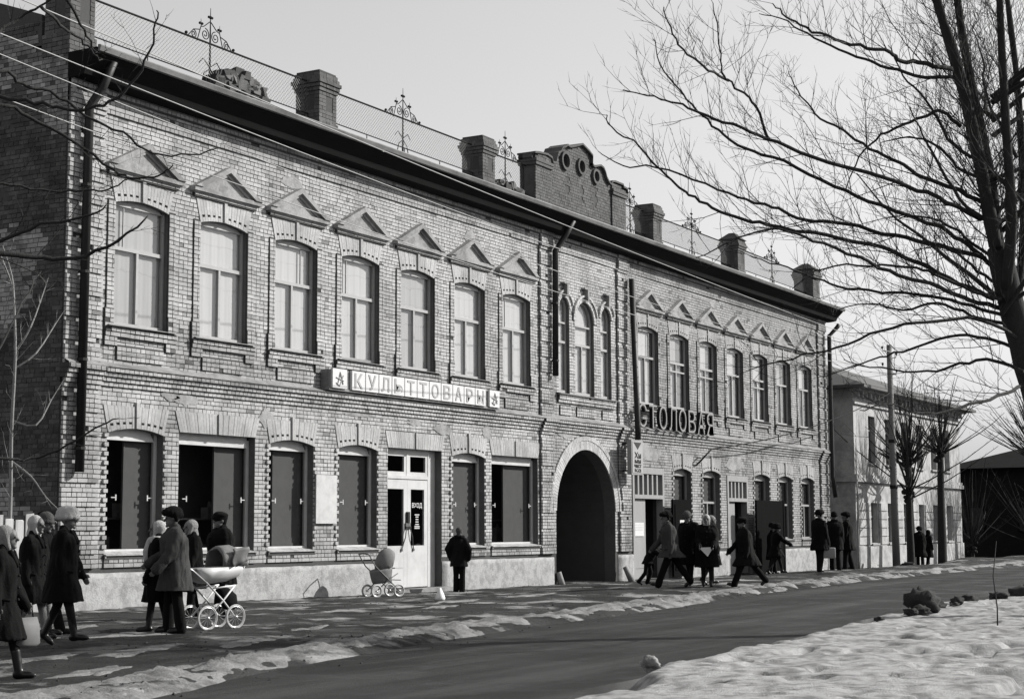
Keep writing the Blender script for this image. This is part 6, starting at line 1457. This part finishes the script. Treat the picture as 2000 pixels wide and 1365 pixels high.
# distant
person('distant person in long dark coat by the left pollarded tree', GD, 47.6, -1.95, dirv(.2, .9), 1.68, dict(), dict(hat='ushanka', coat=M['black'], hem=.26, flare=1.2), .02)
person('distant smaller person to the right of the left pollarded tree', GD, 49.0, -1.9, dirv(.8, .4), 1.55, dict(lean=5), dict(hat='shawl', hatmat=M['black'], coat=M['black'], hem=.28), .02)
person('distant person with pale headscarf at the far right edge', GD, 58.5, -6.2, dirv(-.3, -.9), 1.62, dict(), dict(hat='shawl', hatmat=M['whiteknit'], coat=M['black'], hem=.24), .02)
person('distant person in dark clothes beside the far leaning tree', GD, 59.5, -5.0, dirv(-.8, -.5), 1.68, dict(), dict(hat='ushanka', coat=M['black']), .02)

# ------------------------------------------------------------------ carried things
def carried(name, label, cat, mb, m, loc, extra=()):
    t = thing(name, label, cat, loc=tuple(loc)); mb.build('body', m, t, True)
    for n_, q, mm in extra: q.build(n_, mm, t, True)
    return t
bp_ = Vector(bagpos)
mb = MB(); mb.loft([((0, 0, -.36), (.12, 0, 0), (0, .06, 0)), ((0, 0, -.33), (.16, 0, 0), (0, .08, 0)), ((0, 0, -.16), (.15, 0, 0), (0, .07, 0)), ((0, 0, -.08), (.13, 0, 0), (0, .02, 0))], 12)
hh = MB(); hh.tube([(-.08, 0, -.09), (-.06, 0, -.01), (0, 0, .02), (.06, 0, -.01), (.08, 0, -.09)], .008, 5)
carried('shopping_bag', 'pale shopping bag carried by the foreground walker at the left', 'bag', mb, M['bag'], bp_, [('handle', hh, M['boot'])])
c_ = Vector(hm1['R'])
mb = MB(); mb.box(-.21, .21, -.06, .06, -.40, -.08); hh = MB(); hh.tube([(-.07, 0, -.08), (-.06, 0, -.02), (.06, 0, -.02), (.07, 0, -.08)], .01, 5)
q = carried('briefcase', 'light grey case hanging from the hand of the nearest standing person', 'case', mb, M['case'], c_, [('handle', hh, M['boot'])])
q.rotation_euler = (0, 0, math.atan2(RT.y, RT.x))
for o in q.children:
    if o.name.startswith('body'): 
        bv = o.modifiers.new('b', 'BEVEL'); bv.width = .035; bv.segments = 3
h_ = (Vector(hsc['L'])+Vector(hsc['R']))/2
mb = MB(); mb.add([(-.17, 0, .02), (.17, 0, .03), (.17, .012, .03), (-.17, .012, .02), (.02, -.01, -.18), (.03, .004, -.18)], [(0, 4, 1), (3, 2, 5), (0, 1, 2, 3), (1, 4, 5, 2), (4, 0, 3, 5)])
t = thing('folded_paper', 'pale folded paper held by the person in the white headscarf', 'paper', loc=tuple(h_), rz=math.atan2(RT.y, RT.x)); mb.build('sheet', M['paper'], t)
t = thing('plastic_bag', 'small white pointed plastic bag standing on the wet pavement', 'bag', loc=(6.45, -3.97, float(gz(6.45, -3.97))))
mb = MB(); mb.loft([((0, 0, 0), (.10, 0, 0), (0, .09, 0)), ((0, 0, .05), (.115, 0, 0), (0, .10, 0)), ((0, 0, .12), (.09, .01, 0), (0, .085, 0)), ((.005, 0, .19), (.05, 0, 0), (0, .04, 0)), ((.01, 0, .25), (.018, 0, 0), (0, .015, 0))], 14); mb.build('body', M['plastic'], t, True)

# ------------------------------------------------------------------ prams
def wheel(t, c, r, w=.03):
    tb = MB(); n = 22
    for k in range(n):
        pass
    pts = [(c[0]+r*math.cos(2*math.pi*k/n), c[1], c[2]+r*math.sin(2*math.pi*k/n)) for k in range(n+1)]
    ty = MB(); ty.tube(pts, w*.42, 7, False); o = ty.build('wheel', M['rubber'], t, True)
    rim = MB(); pts = [(c[0]+(r-.018)*math.cos(2*math.pi*k/n), c[1], c[2]+(r-.018)*math.sin(2*math.pi*k/n)) for k in range(n+1)]
    rim.tube(pts, .009, 5, False)
    rim.build('rim', M['chrome'], o, True)
    for k in range(12):
        a = 2*math.pi*k/12; sp_ = MB(); sp_.tube([(c[0], c[1], c[2]), (c[0]+(r-.018)*math.cos(a), c[1], c[2]+(r-.018)*math.sin(a))], .003, 4, False); sp_.build('spoke', M['chrome'], o)
    hb = MB(); hb.tube([(c[0], c[1]-.03, c[2]), (c[0], c[1]+.03, c[2])], .02, 8); hb.build('hub', M['chrome'], o, True)
def shell(prof_, w0, w1, th=.012):
    """boat-shaped tub: prof_ = (x, z_bottom) stations"""
    pass
pr = thing('pram', 'white pram with grey folding hood and thin spoked wheels', 'pram', loc=(-2.88, -6.02, float(gz(-2.88, -6.02))), rz=RAD(-12))
R_ = .165
for x_ in (-.28, .22):
    for y_ in (-.20, .20): wheel(pr, (x_, y_, R_), R_)
    ax = MB(); ax.tube([(x_, -.20, R_), (x_, .20, R_)], .011, 6); ax.build('axle', M['chrome'], pr, True)
for y_ in (-.19, .19):
    ch = MB(); ch.tube([(-.28, y_, R_), (.0, y_, .40), (.20, y_, .60)], .013, 6); ch.tube([(.22, y_, R_), (.0, y_, .40), (-.30, y_, .66)], .013, 6); ch.tube([(-.20, y_, .575), (.22, y_, .61)], .013, 6); ch.build('chassis', M['pram'], pr, True)
tub = MB()
st_n = [(-.42, .14, .86, .84), (-.38, .20, .70, .86), (-.2, .215, .64, .865), (.1, .215, .67, .875), (.34, .20, .74, .885), (.42, .16, .83, .89)]
rg = []
for (xx, hw_, zb_, zt) in st_n:
    rg.append([(xx, -hw_, zt), (xx, -hw_*.92, (zt+zb_)/2), (xx, -hw_*.6, zb_), (xx, hw_*.6, zb_), (xx, hw_*.92, (zt+zb_)/2), (xx, hw_, zt)])
vs = [p for r_ in rg for p in r_]; fs = []
for i in range(len(rg)-1):
    for j in range(6): fs.append((i*6+j, i*6+(j+1) % 6, (i+1)*6+(j+1) % 6, (i+1)*6+j))
fs.append(tuple(range(5, -1, -1))); fs.append(tuple((len(rg)-1)*6+j for j in range(6)))
tub.add(vs, fs); tub.build('tub', M['pram'], pr, True)
lo = MB()
rg2 = [[(x, y*1.008, z if z < .80 else .76) for x, y, z in r_] for r_ in rg]
hd_ = MB(); arcs = [(.44, 12), (.40, 48), (.26, 80), (.04, 92), (-.10, 112)]
vs = []; n = 12
for k, (xx, ang) in enumerate(((.44, 8), (.42, 40), (.34, 66), (.20, 82), (.04, 92), (-.02, 96))):
    hgt = [.02, .17, .26, .30, .29, .25][k]; wdt = .21
    for j in range(n+1):
        a = math.pi*j/n; bulge = 1+.03*math.sin(a*6)*(k % 2)
        vs.append((xx, -wdt*math.cos(a)*bulge, .885+hgt*max(math.sin(a), 0)**.6*bulge))
for k in range(5):
    for j in range(n): fs_ = (k*(n+1)+j, k*(n+1)+j+1, (k+1)*(n+1)+j+1, (k+1)*(n+1)+j); hd_.add([], []); hd_.f.append(fs_); hd_.t.append(1)
hd_.v = vs
ho = hd_.build('hood', M['hood'], pr, True); sm_ = ho.modifiers.new('s', 'SOLIDIFY'); sm_.thickness = .012
ap = MB(); vs = []
for i in range(9):
    for j in range(7):
        u_, v_ = i/8, j/6; vs.append((.13+.29*u_+.02*math.sin(v_*7), -.226-.02*math.sin(u_*9+v_*3)*v_-.012, 1.13+.03*u_-.26*v_*(1-.25*u_)))
ap.add(vs, [(i*7+j, i*7+j+1, (i+1)*7+j+1, (i+1)*7+j) for i in range(8) for j in range(6)])
ap2 = ap.build('rain_flap', M['bag'], pr, True); q = ap2.modifiers.new('s', 'SOLIDIFY'); q.thickness = .01
hn = MB(); hn.tube([(-.30, -.19, .66), (-.55, -.19, .84), (-.86, -.19, 1.0), (-.88, .0, 1.01), (-.86, .19, 1.0), (-.55, .19, .84), (-.30, .19, .66)], .012, 6); hn.build('handle', M['chrome'], pr, True)
bs = MB(); bs.loft([((.27, .0, .26), (.08, 0, 0), (0, .06, 0)), ((.28, .0, .30), (.12, 0, .02), (0, .09, 0)), ((.24, .0, .42), (.14, 0, .05), (0, .09, 0)), ((.16, .0, .54), (.09, 0, .03), (0, .05, 0)), ((.14, .0, .57), (.05, 0, .01), (0, .02, 0))], 14); bs.build('basket_bag', M['dark'], pr, True)
# push-chair parked under the window
sc_ = thing('push_chair', 'pale push-chair with a round hood parked by the shop door', 'push-chair', loc=(8.75, -1.05, float(gz(8.75, -1.05))), rz=math.atan2(-.35, .94))
R_ = .125
for x_ in (-.18, .18):
    for y_ in (-.30, .30): wheel(sc_, (y_, x_, R_), R_, .05)
for s in (-1, 1):
    f_ = MB(); f_.tube([(-.30, s*.18, R_), (.0, s*.19, .36), (.26, s*.19, .50)], .012, 6); f_.tube([(.30, s*.18, R_), (.02, s*.19, .36), (-.34, s*.19, .66), (-.52, s*.19, .92)], .012, 6); f_.build('frame', M['tin'], sc_, True)
f_ = MB(); f_.tube([(-.52, -.19, .92), (-.54, 0, .94), (-.52, .19, .92)], .015, 6); f_.build('handle', M['tin'], sc_, True)
f_ = MB(); f_.loft([((-.05, 0, .30), (.20, 0, .03), (0, .15, 0)), ((-.04, 0, .36), (.24, 0, .03), (0, .18, 0)), ((-.06, 0, .54), (.27, 0, .05), (0, .20, 0)), ((-.06, 0, .60), (.28, 0, .05), (0, .205, 0))], 16); f_.build('seat', M['hood'], sc_, True)
f_ = MB(); vs = []; n = 12
for k in range(7):
    a = RAD(-10+k*22); 
    for j in range(n+1):
        b_ = math.pi*j/n; rr = .30*(1-.0*k); vs.append((.10-math.cos(a)*rr*math.sin(b_)*.95, -.21*math.cos(b_), .62+math.sin(a)*rr*1.35*math.sin(b_)+.02))
f_.v = vs
for k in range(6):
    for j in range(n): f_.f.append((k*(n+1)+j, k*(n+1)+j+1, (k+1)*(n+1)+j+1, (k+1)*(n+1)+j)); f_.t.append(1)
ho = f_.build('hood', M['hood'], sc_, True); q = ho.modifiers.new('s', 'SOLIDIFY'); q.thickness = .01
f_ = MB(); f_.box(.20, .42, -.17, .17, .60, .625); f_.box(.36, .38, -.16, .16, .34, .36); f_.build('footrest', M['pram'], sc_)
